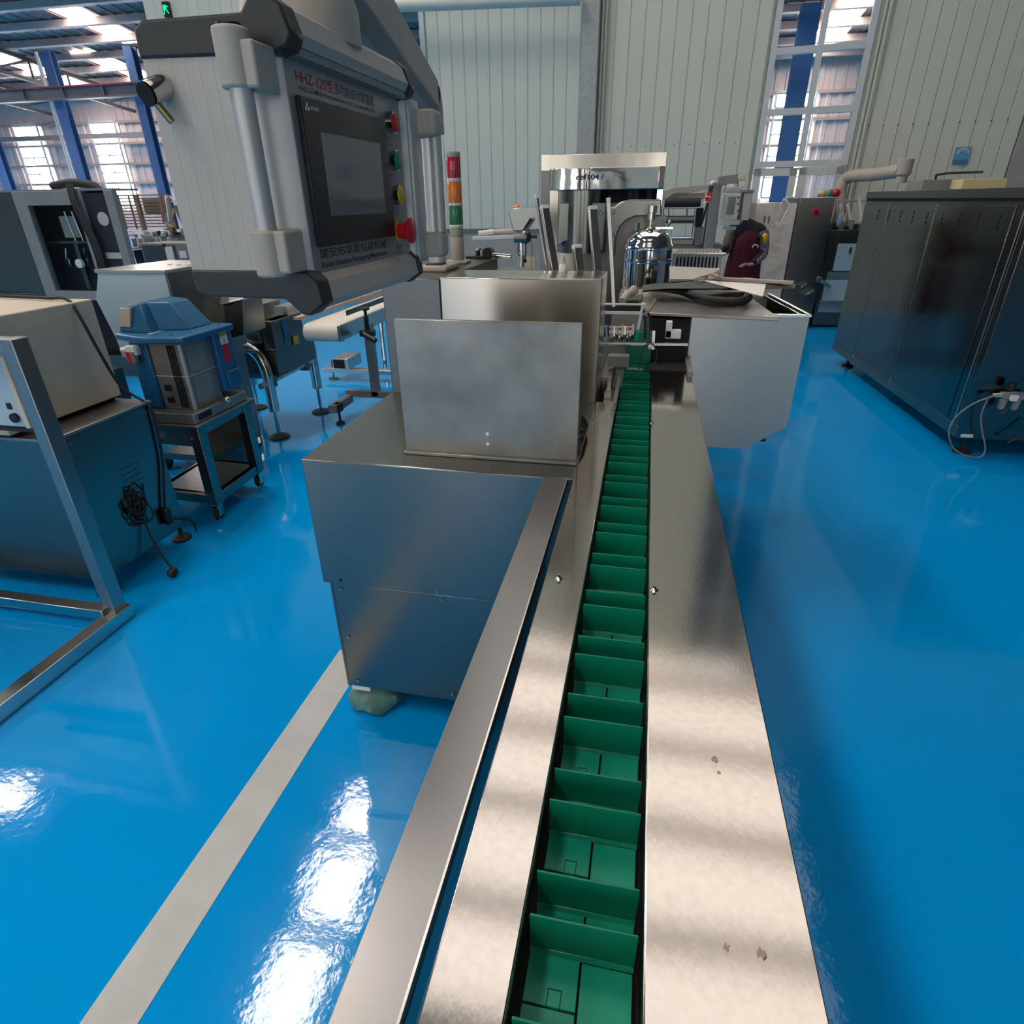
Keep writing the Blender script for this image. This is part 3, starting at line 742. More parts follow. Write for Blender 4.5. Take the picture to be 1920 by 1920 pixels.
# key barrel and lock on the side panel
ky = MB().tube([(-.566, .748, 1.622), (-.570, .722, 1.612)], [.013, .013], n=20)
part(hp, 'lock_barrel', 'tube', ky); part(hp, 'lock_key', 'brass', MB().tube([(-.566, .730, 1.604), (-.556, .736, 1.586)], .0042, n=12), 'brass key barrel')
part(hp, 'lock_bore', 'gap', MB().tube([(-.5701, .7213, 1.6117), (-.5703, .7203, 1.6113)], .0118, n=20))
# screen
part(hp, 'screen_bezel', 'bezel', MB().box(-.420, -.4135, .780, 1.040, 1.4495, 1.6125), 'black touch screen bezel', bevel=.0015)
part(hp, 'screen', 'screen', MB().box(-.4138, -.4129, .820, 1.006, 1.485, 1.579), 'grey glossy display')
rt, upv = (0, 1, 0), (0, 0, 1)
text('MITSUBISHI', (-.4134, .802, 1.6005), rt, upv, .020, .0035, 'white', hp)
dm = MB()
for cy, cz in ((.7945, 1.6045), (.7915, 1.6005), (.7975, 1.6005)):
    dm.prism([(cy-.0020, cz-.0018), (cy+.0010, cz-.0018), (cy+.0020, cz+.0018), (cy-.001, cz+.0018)], 'x', -.4136, -.4132)
part(hp, 'maker_mark', 'white', dm, smooth=False)
text('HHZ-120型', (xP, .789, 1.6268), rt, upv, .096, .0135, 'ink_red', hp)
text('多功能自动装盒机', (xP, .888, 1.6268), rt, upv, .128, .0135, 'ink', hp)
text('HHZ-120 Multi-Functional Automatic Cartoning Machine', (xP, .792, 1.6172), rt, upv, .224, .0072, 'ink_grey', hp)
text('瑞安市华昊包装机械', (xP, .786, 1.4345), rt, upv, .224, .0130, 'ink', hp)
text('Ruian Huahao Packaging Machinery', (xP, .788, 1.4215), rt, upv, .222, .0095, 'ink', hp)
def button(z, m, label):
    part(hp, 'button_collar', 'tube', MB().tube([(-.4205, 1.066, z), (-.409, 1.066, z)], .0150, n=28))
    part(hp, 'push_button', m, MB().tube([(-.409, 1.066, z), (-.4070, 1.066, z), (-.4062, 1.066, z)], [.0130, .0130, .011], n=28), label)
button(1.6115, 'red', 'red push button'); button(1.5600, 'grn', 'green push button'); button(1.5105, 'yel', 'yellow push button')
part(hp, 'button_collar', 'yel', MB().tube([(-.4205, 1.066, 1.457), (-.417, 1.066, 1.457)], .0155, n=28))
part(hp, 'emergency_stop', 'red', MB().tube([(-.417, 1.066, 1.457), (-.403, 1.066, 1.457), (-.398, 1.066, 1.457), (-.394, 1.066, 1.457), (-.3925, 1.066, 1.457)], [.012, .0125, .0195, .0195, .0165], n=28), 'red mushroom emergency stop')
for z, a, b, m in ((1.586, '停止', 'STOP', 'ink_grey'), (1.535, '启动', 'START', 'ink_grey'), (1.486, '点动', 'JOG', 'ink_grey'), (1.4275, '急停', 'E-STOP', 'ink_red')):
    text(a, (xP, 1.052, z+.001), rt, upv, .024, .0072, m, hp); text(b, (xP, 1.053, z-.0058), rt, upv, .022, .0045, m, hp)
# arm: swivel on the roof of the panel, beam, elbow, post on the machine
part(hp, 'swivel', 'beige_part', MB().lathe((-.475, .93, 1.684), [(.075, 0), (.075, .04), (.07, .055), (.07, .16)], n=36), 'beige swivel collar', bevel=.002)
A0 = Vector((-.475, .95, 1.80)); A1 = Vector((-.735, 2.18, 1.80))
bm_ = MB(); dirv = (A1-A0).normalized(); u_ = dirv.cross(Vector((0, 0, 1))).normalized()
def sec(p, w_, h_, ch): return [p + u_*a + Vector((0, 0, b)) for a, b in ((-w_, -h_), (w_-ch, -h_), (w_, -h_+ch), (w_, h_-ch), (w_-ch, h_), (-w_+ch, h_), (-w_, h_-ch))]
s0 = sec(A0, .060, .060, .02); s1 = sec(A1, .050, .052, .018)
v0 = [bm_.bm.verts.new(p) for p in s0]; v1 = [bm_.bm.verts.new(p) for p in s1]
for i in range(7): bm_.bm.faces.new((v0[i], v0[(i+1) % 7], v1[(i+1) % 7], v1[i]))
bm_.bm.faces.new(v0[::-1]); bm_.bm.faces.new(v1)
part(hp, 'arm_beam', 'machine_grey', bm_, 'grey suspension beam', bevel=.004)
E1 = Vector((-.745, 2.235, 0))
el = MB().tube(bez([A1 + Vector((0, -.02, 0)), A1 + dirv*.05, (-.745, 2.25, 1.785), (-.745, 2.255, 1.74), (-.745, 2.255, 1.70)], 6), .048, n=24)
part(hp, 'elbow', 'beige_part', el, 'beige pipe elbow')
part(hp, 'elbow_collar', 'hmi_dark', MB().tube([A1 - dirv*.012, A1 + dirv*.004], .056, n=24))
part(hp, 'post', 'hmi_alu', MB().tube([(-.745, 2.255, 1.30), (-.745, 2.255, 1.705)], .030, n=24))
part(hp, 'post_flange', 'beige_part', MB().box(-.80, -.685, 2.16, 2.33, 1.281, 1.300), 'beige mounting flange', bevel=.006)
part(hp, 'flange_pad', 'black', MB().box(-.775, -.715, 2.20, 2.26, 1.300, 1.306), bevel=.002)

# ------------------------------------------------------------------ left: square tube stand with control box
ts = thing('tube_stand', 'square steel tube stand on a long floor bar at the left edge of the photo', 'stand', (-2.0, 1.3, 0))
part(ts, 'floor_bar', 'tube', MB().box(-2.005, -1.945, .45, 1.66, .002, .058), 'long floor bar', bevel=.003)
part(ts, 'bar_hole', 'gap', MB().lathe((-1.975, 1.625, .0582), [(.011, 0), (.011, .0004)]))
part(ts, 'upright', 'rail', MB().box(-2.015, -1.965, 1.595, 1.655, .03, 1.125), 'upright tube', bevel=.003)
part(ts, 'cross_tube', 'tube', MB().box(-3.6, -2.005, 1.575, 1.625, .03, .075), bevel=.003)
part(ts, 'top_tube', 'rail', MB().box(-3.55, -2.015, 1.597, 1.653, 1.07, 1.123), bevel=.003)
part(ts, 'rear_upright', 'tube', MB().box(-3.6, -3.55, 1.595, 1.655, .002, 1.125), bevel=.003)
cbx = thing('control_box', 'pale control box with a round black socket at the left edge of the photo', 'box', (-2.3, 1.66, .79))
part(cbx, 'box_body', 'bluewhite', MB().box(-2.62, -2.115, 1.664, 1.694, .800, 1.06), bevel=.002)
part(cbx, 'box_frame', 'beige', MB().box(-2.125, -2.105, 1.660, 1.696, .797, 1.065), 'cream side edge', bevel=.002)
part(cbx, 'socket', 'black', MB().tube([(-2.155, 1.666, .835), (-2.155, 1.652, .835)], .017, n=20))
part(cbx, 'switch', 'black', MB().box(-2.175, -2.155, 1.660, 1.666, .865, .888), bevel=.002)
part(cbx, 'dark_tray', 'navy', MB().box(-2.64, -2.08, 1.662, 1.696, .782, .796))

# ------------------------------------------------------------------ left: beige unit on stainless cabinet
sc1 = thing('steel_cabinet', 'stainless floor cabinet with a vent hole patch carrying the beige housing', 'cabinet', (-2.6, 2.0, 0))
part(sc1, 'cabinet_body', 'steel', MB().box(-3.7, -2.128, 1.735, 2.235, .10, .722), bevel=.003)
part(sc1, 'side_panel', 'steel', MB().box(-2.1285, -2.1245, 1.775, 2.225, .115, .712), bevel=.001)
part(sc1, 'top_ledge', 'rail', MB().box(-3.71, -2.121, 1.725, 2.245, .715, .728), bevel=.002)
for y, z in ((1.80, .685), (2.20, .685), (1.79, .40), (2.21, .40), (2.21, .14)):
    part(sc1, 'panel_screw', 'tube', screw((-2.1245, y, z), (1, 0, 0), r=.005))
vh = MB()
for r_ in range(11):
    for c_ in range(6):
        y = 1.985 + c_*.018 - r_*.0030; z = .50 - r_*.026
        if r_ > 7 and c_ > 3: continue
        vh.tube([(-2.1247, y, z), (-2.1238, y, z)], .0042, n=8)
part(sc1, 'vent_holes', 'gap', vh, smooth=False)
for x, y in ((-2.18, 1.78), (-2.19, 2.26), (-3.5, 1.8), (-3.5, 2.2)):
    part(sc1, 'levelling_foot', 'rubber', MB().lathe((x, y, 0), [(.045, 0), (.045, .012), (.020, .022), (.010, .03), (.010, .11)]))
bh_ = thing('beige_housing', 'plain beige enamelled housing standing on the stainless cabinet at the left', 'housing', (-2.7, 2.0, .728))
part(bh_, 'housing_box', 'beige', MB().box(-3.6, -2.265, 1.70, 2.242, .745, 1.155), bevel=.005)
part(bh_, 'housing_skirt', 'gap', MB().box(-3.58, -2.29, 1.72, 2.225, .728, .746))  # near-black block stands in for the shaded gap underneath
for y in (1.88, 2.17): part(bh_, 'housing_screw', 'beige', screw((-2.265, y, .765), (1, 0, 0), r=.004))
crd_ = MB().tube(bez([(-3.4, 2.10, 1.185), (-3.0, 2.20, 1.17), (-2.6, 2.20, 1.165), (-2.42, 2.18, 1.165), (-2.30, 2.16, 1.163), (-2.245, 2.14, 1.10), (-2.225, 2.16, .95), (-2.20, 2.19, .80), (-2.118, 2.22, .71), (-2.112, 2.22, .60), (-2.112, 2.20, .45), (-2.112, 2.16, .33), (-2.112, 2.13, .24)], 8), .0065, n=8)
solo('power_cord', 'black power cord running over the beige housing and down its side', 'cord', 'rubber', crd_)
pg = MB().box(-2.118, -2.092, 2.11, 2.145, .165, .245)
pgt = thing('coiled_cable', 'tangled coil of black cable with plugs hanging against the vented cabinet side', 'cable', (-2.11, 2.05, .2))
part(pgt, 'plug', 'black', pg, bevel=.005)
for i in range(9):
    a0 = rnd.uniform(0, 6.28); cy = 2.0 + rnd.uniform(-.035, .05); cz = .30 + rnd.uniform(-.07, .07); ry = rnd.uniform(.025, .05); rz = rnd.uniform(.04, .09)
    pts = [(-2.115 + .012*math.sin(3*t + i), cy + ry*math.cos(t + a0), cz + rz*math.sin(t + a0)) for t in [k*.45 for k in range(14)]]
    part(pgt, 'cable_loop', 'rubber', MB().tube(bez(pts, 2), .0042, n=6))
part(pgt, 'cable_tail', 'rubber', MB().tube(bez([(-2.11, 2.0, .24), (-2.08, 1.99, .12), (-2.03, 1.98, .03), (-2.0, 1.96, .018)], 6), .0045, n=6).tube(bez([(-2.10, 2.13, .18), (-2.10, 2.20, .16), (-2.11, 2.27, .10), (-2.14, 2.31, .02)], 6), .0045, n=6))
part(pgt, 'floor_plug', 'black', MB().ball((-1.99, 1.945, .024), .022, (1, 1.2, 1)))

# ------------------------------------------------------------------ blue hot melt unit on its cart
NR, FR_, NL, FL_ = Vector((-2.125, 2.48, 0)), Vector((-2.150, 2.90, 0)), Vector((-2.47, 2.50, 0)), Vector((-2.49, 2.92, 0))
ca = thing('steel_cart', 'steel trolley on castors carrying the blue hot melt unit', 'cart', (-2.3, 2.7, 0))
def zz(v, z): return Vector((v.x, v.y, z))
for v in (NR, FR_, NL, FL_):
    part(ca, 'corner_post', 'steel', MB().box(v.x-.028, v.x+.028, v.y-.03, v.y+.03, .10, .53), bevel=.003)
for a, b in ((NL, NR), (NR, FR_), (NL, FL_), (FL_, FR_)):
    part(ca, 'lower_rail', 'steel', MB().bar(zz(a, .125), zz(b, .125), .04, .05), bevel=.002)
part(ca, 'apron', 'steel', MB().bar(zz(NL, .47), zz(NR, .47), .02, .11), bevel=.002)
part(ca, 'apron', 'steel', MB().bar(zz(NR, .50), zz(FR_, .50), .04, .05), bevel=.002)
part(ca, 'top_sheet', 'grime', MB().box(-2.505, -2.10, 2.45, 2.94, .525, .535), bevel=.002)
part(ca, 'lower_shelf', 'steel_light', MB().box(-2.49, -2.13, 2.49, 2.92, .14, .15))
part(ca, 'back_sheet', 'steel_light', MB().box(-2.50, -2.49, 2.52, 2.9, .30, .50))
part(ca, 'side_sheet', 'acryl', MB().box(-2.145, -2.141, 2.51, 2.87, .16, .475))
part(ca, 'latch', 'tube', MB().box(-2.36, -2.32, 2.478, 2.49, .455, .485).tube([(-2.355, 2.475, .46), (-2.325, 2.475, .46)], .006), bevel=.002)
for x, z in ((-2.45, .50), (-2.14, .47), (-2.14, .16)): part(ca, 'cart_screw', 'tube', screw((x, 2.448, z), r=.006))
def castor(p):
    x, y = p
    m_ = MB().tube([(x-.012, y, .045), (x+.012, y, .045)], .034, n=20)
    w_ = part(ca, 'castor_wheel', 'rubber', m_)
    part(w_, 'castor_fork', 'tube', MB().box(x-.018, x-.014, y-.02, y+.02, .03, .10).box(x+.014, x+.018, y-.02, y+.02, .03, .10).box(x-.02, x+.02, y-.022, y+.022, .092, .10).bar((x+.01, y-.02, .04), (x+.03, y-.06, .03), .02, .006))
for v in (NR, FR_, NL, FL_): castor((v.x, v.y))
hm = thing('hot_melt_unit', 'blue hooded hot melt glue unit with a grey finned heater on the steel trolley', 'machine', (-2.3, 2.7, .535))
part(hm, 'base_tray', 'grille', MB().box(-2.475, -2.115, 2.47, 2.90, .536, .588), bevel=.004)
part(hm, 'tray_slot', 'gap', MB().box(-2.1155, -2.1135, 2.50, 2.60, .548, .578))
part(hm, 'heater_body', 'grille', MB().box(-2.325, -2.150, 2.535, 2.76, .588, .915), 'grey heater casing', bevel=.006)
fn = MB()
for i in range(4): fn.box(-2.222+.012*i, -2.217+.012*i, 2.530, 2.536, .600, .905)
part(hm, 'heater_fins', 'gap', fn, smooth=False)
part(hm, 'heater_corner', 'hmi_alu', MB().tube([(-2.155, 2.541, .59), (-2.155, 2.541, .91)], .009))
part(hm, 'heater_band', 'hmi_alu', MB().box(-2.326, -2.148, 2.532, 2.765, .752, .757), bevel=.001)
gr = MB().box(-2.1505, -2.148, 2.57, 2.70, .765, .895).box(-2.1505, -2.148, 2.57, 2.70, .61, .742)
part(hm, 'vent_grille', 'machine_grey', gr)
for z in (.70, .64):
    part(hm, 'heater_socket', 'black', MB().box(-2.285, -2.255, 2.520, 2.536, z-.016, z+.014), bevel=.003)
part(hm, 'left_cover', 'bluep', MB().box(-2.425, -2.325, 2.525, 2.80, .588, .915), 'blue left cover', bevel=.008)
part(hm, 'right_cover', 'bluep', MB().box(-2.30, -2.125, 2.76, 2.905, .62, .93), 'blue right cover', bevel=.012, seg=3)
part(hm, 'right_bumper', 'bluep', MB().box(-2.16, -2.112, 2.79, 2.90, .63, .72), bevel=.012, seg=3)
lid = MB()
c1 = [lv(352, 651, .915), lv(418, 632, .925), lv(345, 614, .925), lv(226, 652, .925), lv(228, 640, .915)]
lp = [(-2.52, 2.56), (-2.36, 2.50), (-2.30, 2.49), (-2.11, 2.52), (-2.10, 2.90), (-2.46, 2.92), (-2.55, 2.75)]
lid.prism(lp, 'z', .915, .948)
part(hm, 'lid', 'bluep', lid, 'blue lid with screws', bevel=.010, seg=3)
part(hm, 'lid_stripe', 'hmi_grey', MB().box(-2.335, -2.315, 2.56, 2.86, .9485, .950))
for x, y in ((-2.20, 2.56), (-2.14, 2.84), (-2.28, 2.80)): part(hm, 'lid_screw', 'navy', screw((x, y, .948), (0, 0, 1), r=.008))
hd_ = MB().hexa([(-2.53, 2.60, .945), (-2.33, 2.58, .945), (-2.33, 2.90, .945), (-2.53, 2.90, .945), (-2.49, 2.62, 1.065), (-2.385, 2.63, 1.085), (-2.385, 2.86, 1.085), (-2.50, 2.86, 1.065)])
hd_.hexa([(-2.34, 2.64, .945), (-2.20, 2.70, .945), (-2.20, 2.88, .945), (-2.34, 2.88, .945), (-2.386, 2.66, 1.083), (-2.30, 2.72, 1.075), (-2.30, 2.86, 1.075), (-2.386, 2.86, 1.083)])
part(hm, 'hood', 'bluep', hd_, 'blue hood', bevel=.012, seg=3)
part(hm, 'display', 'beige_part', MB().hexa([(-2.515, 2.598, .972), (-2.445, 2.590, .972), (-2.445, 2.615, .972), (-2.515, 2.62, .972), (-2.495, 2.610, 1.058), (-2.428, 2.605, 1.062), (-2.428, 2.64, 1.062), (-2.495, 2.64, 1.058)]), 'grey control display', bevel=.003)
part(hm, 'regulator', 'white', MB().box(-2.415, -2.365, 2.49, 2.525, .875, .905).tube([(-2.445, 2.50, .885), (-2.415, 2.50, .885)], .012).box(-2.39, -2.36, 2.495, 2.525, .86, .90), 'white filter regulator', bevel=.003)
part(hm, 'regulator_bowl', 'machine_grey', MB().tube([(-2.388, 2.505, .875), (-2.388, 2.505, .825), (-2.388, 2.505, .815)], [.017, .015, .006]))
part(hm, 'warning_label', 'yel', MB().box(-2.1245, -2.1235, 2.80, 2.86, .895, .915), smooth=False)
part(hm, 'warning_label', 'white', MB().box(-2.1245, -2.1235, 2.80, 2.86, .855, .895), smooth=False)
part(hm, 'warning_label', 'ink_red', MB().box(-2.1245, -2.1235, 2.80, 2.86, .765, .855), smooth=False)
part(hm, 'warning_sign', 'yel', MB().prism([(2.818, .860), (2.842, .860), (2.830, .886)], 'x', -2.1234, -2.1228), smooth=False)
part(hm, 'hose_port', 'chrome', MB().tube([(-2.12, 2.70, .60), (-2.085, 2.69, .60)], .014).ball((-2.08, 2.69, .60), .017, n=12))
part(hm, 'red_plate', 'red', MB().box(-2.53, -2.44, 2.60, 2.61, .80, .85), bevel=.002)
pb_ = thing('pump_box', 'small steel pump box with black and yellow plates behind the beige housing', 'box', (-2.5, 2.5, .535))
part(pb_, 'pump_casing', 'steel', MB().box(-2.64, -2.53, 2.40, 2.56, .50, .785), bevel=.003)
part(pb_, 'black_plate', 'black', MB().box(-2.60, -2.55, 2.395, 2.401, .71, .76), smooth=False)
part(pb_, 'yellow_plate', 'yel', MB().box(-2.60, -2.55, 2.395, 2.401, .675, .700), smooth=False)
part(pb_, 'pump_leg', 'steel_dark', MB().box(-2.63, -2.61, 2.42, 2.54, 0, .5))

# ------------------------------------------------------------------ big pale hopper machine behind it
hp2 = thing('hopper_machine', 'tall pale steel machine with a tapered head behind the blue hot melt unit', 'machine', (-2.8, 3.3, 0))
def hy(px, py, y): return at(px, py, y)
y0 = 2.98; y1 = 3.55
tl, trr = hy(187, 509, y0), hy(312, 512, y0)
bl, br = Vector((-2.99, y0, 1.04)), Vector((-2.505, y0, 1.02))
bb = Vector((-2.93, y0, .74)); brb = Vector((-2.505, y0, .74))
hpoly = [(-2.915, 1.188), (-2.505, 1.182), (-2.505, .70), (-2.90, .70), (-2.985, 1.04)]
part(hp2, 'head', 'bluewhite', MB().prism(hpoly, 'y', y0, y1), 'pale tapered head', bevel=.006)
part(hp2, 'head_side', 'steel', MB().box(-2.506, -2.498, y0+.01, y1, .70, 1.178), bevel=.002)
part(hp2, 'head_lid', 'steel_light', MB().box(-2.93, -2.495, y0-.01, y1+.01, 1.178, 1.196), bevel=.003)
for i in range(3): part(hp2, 'lid_button', 'white', MB().lathe((-2.68+.06*i, 3.25, 1.196), [(.012, 0), (.012, .006)]))
part(hp2, 'column', 'steel', MB().box(-2.95, -2.495, 3.38, 3.50, .12, .78), bevel=.004)
part(hp2, 'side_head', 'steel', MB().hexa([(-2.62, 3.36, .735), (-2.375, 3.36, .79), (-2.375, 3.60, .79), (-2.62, 3.60, .735), (-2.62, 3.40, .93), (-2.36, 3.40, .99), (-2.36, 3.60, 1.0), (-2.72, 3.60, 1.01)]), 'projecting steel side head', bevel=.004)
part(hp2, 'machine_base', 'steel_dark', MB().box(-2.95, -2.50, 3.0, 3.5, .09, .13))
part(hp2, 'side_lid', 'steel_light', MB().hexa([(-2.73, 3.36, 1.005), (-2.60, 3.34, .935), (-2.36, 3.40, .992), (-2.45, 3.60, 1.02), (-2.73, 3.36, 1.012), (-2.60, 3.34, .942), (-2.36, 3.40, .999), (-2.45, 3.60, 1.027)]), bevel=.002)
for x, y in ((-2.53, 3.47), (-2.9, 3.42), (-2.53, 3.05), (-2.9, 3.05)):
    wh = part(hp2, 'castor_wheel', 'rubber', MB().tube([(x-.012, y, .05), (x+.012, y, .05)], .048, n=20))
    part(wh, 'castor_fork', 'tube', MB().box(x-.02, x-.015, y-.02, y+.02, .04, .12).box(x+.015, x+.02, y-.02, y+.02, .04, .12).box(x-.022, x+.022, y-.03, y+.03, .112, .125))

# ------------------------------------------------------------------ tubular legged feeder
fd = thing('tubular_feeder', 'feeder machine on bent shiny tube legs with round black feet beneath the control panel', 'machine', (-2.75, 4.0, 0))
def leg(pts, foot):
    l = part(fd, 'tube_leg', 'tube', MB().tube(bez(pts, 8), .038, n=18))
    f = part(l, 'leveller', 'tube', MB().tube([(foot[0], foot[1], .03), (foot[0], foot[1], .22)], .013, n=10))
    part(l, 'round_foot', 'rubber', MB().lathe((foot[0], foot[1], 0), [(.072, 0), (.074, .010), (.062, .018), (.02, .026)], n=28))
leg([(-2.80, 3.70, .67), (-2.68, 3.70, .665), (-2.56, 3.70, .61), (-2.505, 3.70, .50), (-2.50, 3.70, .36), (-2.50, 3.70, .20)], (-2.50, 3.70))
leg([(-2.80, 4.30, .67), (-2.66, 4.30, .665), (-2.54, 4.30, .63), (-2.49, 4.30, .54), (-2.485, 4.30, .40), (-2.485, 4.30, .20)], (-2.485, 4.30))
leg([(-2.80, 4.30, .66), (-2.92, 4.30, .655), (-3.02, 4.30, .60), (-3.055, 4.30, .48), (-3.055, 4.31, .36), (-3.055, 4.31, .20)], (-3.055, 4.31))
leg([(-2.72, 3.70, .67), (-2.90, 3.70, .665), (-3.02, 3.70, .60), (-3.06, 3.70, .48), (-3.06, 3.70, .36), (-3.06, 3.70, .20)], (-3.06, 3.70))
part(fd, 'side_tube', 'tube', MB().tube([(-2.50, 3.60, .40), (-2.485, 4.32, .42)], .020, n=14))
part(fd, 'side_tube', 'tube', MB().tube([(-3.06, 3.66, .40), (-3.055, 4.32, .42)], .020, n=14))
for y in (3.72, 4.18): part(fd, 'tube_clamp', 'steel_dark', MB().box(-2.53, -2.46, y-.02, y+.02, .37, .45), bevel=.003)
part(fd, 'feeder_body', 'steel_dark', MB().box(-2.95, -2.44, 3.75, 4.28, .44, .62), bevel=.004)
part(fd, 'feeder_tray', 'steel', MB().box(-2.98, -2.52, 3.72, 4.28, .66, .76), bevel=.004)
part(fd, 'tray_block', 'chrome', MB().box(-2.70, -2.44, 3.80, 4.05, .66, .80), bevel=.004)
part(fd, 'blue_strip', 'bluep', MB().box(-2.435, -2.43, 3.88, 3.95, .64, .79), smooth=False)
part(fd, 'face_block', 'steel_dark', MB().box(-2.52, -2.435, 3.76, 4.15, .60, .80), bevel=.004)
part(fd, 'lime_tag', 'yel', MB().box(-2.43, -2.425, 3.98, 4.05, .60, .66), bevel=.004)
for i in range(7):
    x = -2.90 + .055*i
    part(fd, 'mechanism_rod', 'chrome' if i % 2 else 'black', MB().tube([(x, 3.85 + .03*(i % 3), .76), (x+.01, 3.86, .86 + .03*(i % 4))], .009, n=8))
part(fd, 'mechanism_block', 'grime', MB().box(-2.92, -2.62, 3.9, 4.2, .76, .88), bevel=.006)
part(fd, 'mechanism_plate', 'steel_light', MB().box(-2.76, -2.62, 3.86, 3.95, .90, .91).box(-2.55, -2.45, 4.0, 4.2, .80, .86))
part(fd, 'handle_bar', 'tube', MB().tube([(-2.98, 3.66, .63), (-2.52, 3.66, .62)], .012).tube([(-3.0, 3.68, .72), (-2.7, 3.68, .69)], .02))
part(fd, 'drip_chute', 'bluep', MB().hexa([(-2.9, 4.0, .34), (-2.62, 4.0, .34), (-2.62, 4.3, .34), (-2.9, 4.3, .34), (-2.86, 4.0, .45), (-2.66, 4.0, .45), (-2.66, 4.3, .45), (-2.86, 4.3, .45)]), 'blue chute')

# conveyor with the cream belt
cv = thing('belt_conveyor', 'belt conveyor with a wide cream belt end roller left of the steel housing', 'conveyor', (-2.0, 4.5, 0))
xa, xb = -2.28, -2.02
bl_ = MB().prism([(3.92, .655), (3.90, .69), (3.905, .735), (3.94, .762), (6.4, .762), (6.4, .742), (3.96, .742), (3.94, .66)], 'x', xa, xb)
rl = MB().tube([(xa, 3.93, .705), (xb, 3.93, .705)], .058, n=28)
part(cv, 'end_roller', 'belt', rl, 'cream belt turning round the end roller')
part(cv, 'belt', 'belt', MB().box(xa, xb, 3.93, 6.5, .752, .763), 'cream belt')
part(cv, 'side_frame', 'steel_light', MB().box(xb+.004, xb+.022, 3.86, 6.5, .665, .765), bevel=.002)
part(cv, 'side_frame', 'steel_light', MB().box(xa-.022, xa-.004, 3.95, 6.5, .665, .765), bevel=.002)
part(cv, 'guide_rail', 'steel_dark', MB().box(xb-.012, xb-.004, 4.05, 6.5, .80, .835), bevel=.001)
part(cv, 'guide_rail', 'tan', MB().box(xa-.07, xa-.02, 3.9, 6.5, .79, .81), bevel=.001)
kx, ky_ = -1.90, 4.08
part(cv, 'clamp_knob', 'black', MB().lathe((kx, ky_, .80), [(.016, -.14), (.016, -.02), (.022, -.01), (.010, 0), (.012, .035), (.032, .038), (.032, .05), (.012, .055)], n=14).box(kx-.05, kx+.05, ky_-.03, ky_+.03, .66, .70).tube([(kx-.02, ky_-.03, .68), (kx+.08, ky_-.06, .64)], .02), bevel=.002)
part(cv, 'stand_post', 'machine_grey', MB().box(-2.035, -1.975, 4.30, 4.36, .15, .70), bevel=.003)
part(cv, 'stand_bar', 'machine_grey', MB().box(-2.25, -1.72, 4.30, 4.36, .14, .19), bevel=.003)
part(cv, 'stand_bar', 'machine_grey', MB().box(-2.25, -2.19, 4.00, 4.30, .10, .16), bevel=.003)
part(cv, 'stand_bar', 'machine_grey', MB().box(-1.78, -1.72, 4.0, 4.30, .10, .16), bevel=.003)
part(cv, 'stand_foot', 'rubber', MB().lathe((-2.20, 4.06, 0), [(.034, 0), (.034, .012), (.010, .03), (.009, .11)]).box(-2.225, -2.175, 4.03, 4.09, .10, .16))
part(cv, 'stand_foot', 'rubber', MB().lathe((-1.75, 4.06, 0), [(.034, 0), (.034, .012), (.010, .03), (.009, .11)]))
for x in (-2.62, -2.35, -2.12):
    part(cv, 'far_leg', 'tube', MB().tube([(x+.2, 5.5, .05), (x+.2, 5.5, .70)], .022))
part(cv, 'far_foot_bar', 'steel_light', MB().box(-2.95, -2.0, 5.24, 5.32, .07, .11), bevel=.003)
part(cv, 'far_foot_bar', 'steel_light', MB().box(-2.4, -1.8, 5.9, 5.98, .06, .1), bevel=.003)
part(cv, 'far_box', 'steel_light', MB().box(-2.82, -2.66, 5.22, 5.5, .11, .21), bevel=.003)
part(cv, 'far_box_opening', 'gap', MB().box(-2.81, -2.70, 5.215, 5.221, .12, .20))
part(cv, 'far_foot', 'brass', MB().lathe((-2.86, 5.28, 0), [(.05, 0), (.05, .01), (.008, .02), (.008, .18)]))
part(cv, 'far_foot', 'brass', MB().lathe((-2.45, 5.28, 0), [(.05, 0), (.05, .01), (.008, .02), (.008, .08)]))

# ------------------------------------------------------------------ far left: glazed machine enclosure
gc = thing('glazed_enclosure', 'large steel framed machine enclosure with dark windows behind the beige housing', 'cabinet', (-5.3, 5.5, 0))
yg = 5.0; xr = at(142, 372, yg).x; xm = at(45, 400, yg).x; zt = 1.62
part(gc, 'window_panel', 'steel_dark', MB().box(-7.6, xm-.06, yg, yg+.02, .78, zt), 'dark reflecting window panel', bevel=.002)
part(gc, 'seam_line', 'gap', MB().box(xm-.062, xm-.056, yg-.004, yg+.02, .2, zt))
fr = MB().box(xm-.056, xm+.07, yg-.01, yg+.05, .2, zt).box(xm+.07, xr, yg-.01, yg+.05, zt-.11, zt)
fr.box(xm+.07, xr, yg-.01, yg+.05, .72, .80)
part(gc, 'front_frame', 'machine_grey', fr, bevel=.003)
part(gc, 'front_window', 'glass', MB().box(xm+.07, xr-.02, yg+.02, yg+.026, .80, zt-.11))
part(gc, 'inner_back', 'navy', MB().box(xm-1.0, xr+.05, yg+.28, yg+.30, .2, zt))
part(gc, 'inner_shelf', 'steel_dark', MB().box(xm+.05, xr-.03, yg+.1, yg+.28, 1.20, 1.215).box(xm+.3, xm+.34, yg+.12, yg+.16, .8, 1.2))
part(gc, 'inner_plate', 'bluewhite', MB().box(xm+.10, xm+.26, yg+.25, yg+.26, 1.24, 1.42))
for i in range(3): part(gc, 'inner_rod', 'tube', MB().tube([(xm+.24+.08*i, yg+.22, 1.2), (xm+.21+.08*i, yg+.22, 1.46)], .008, n=8))
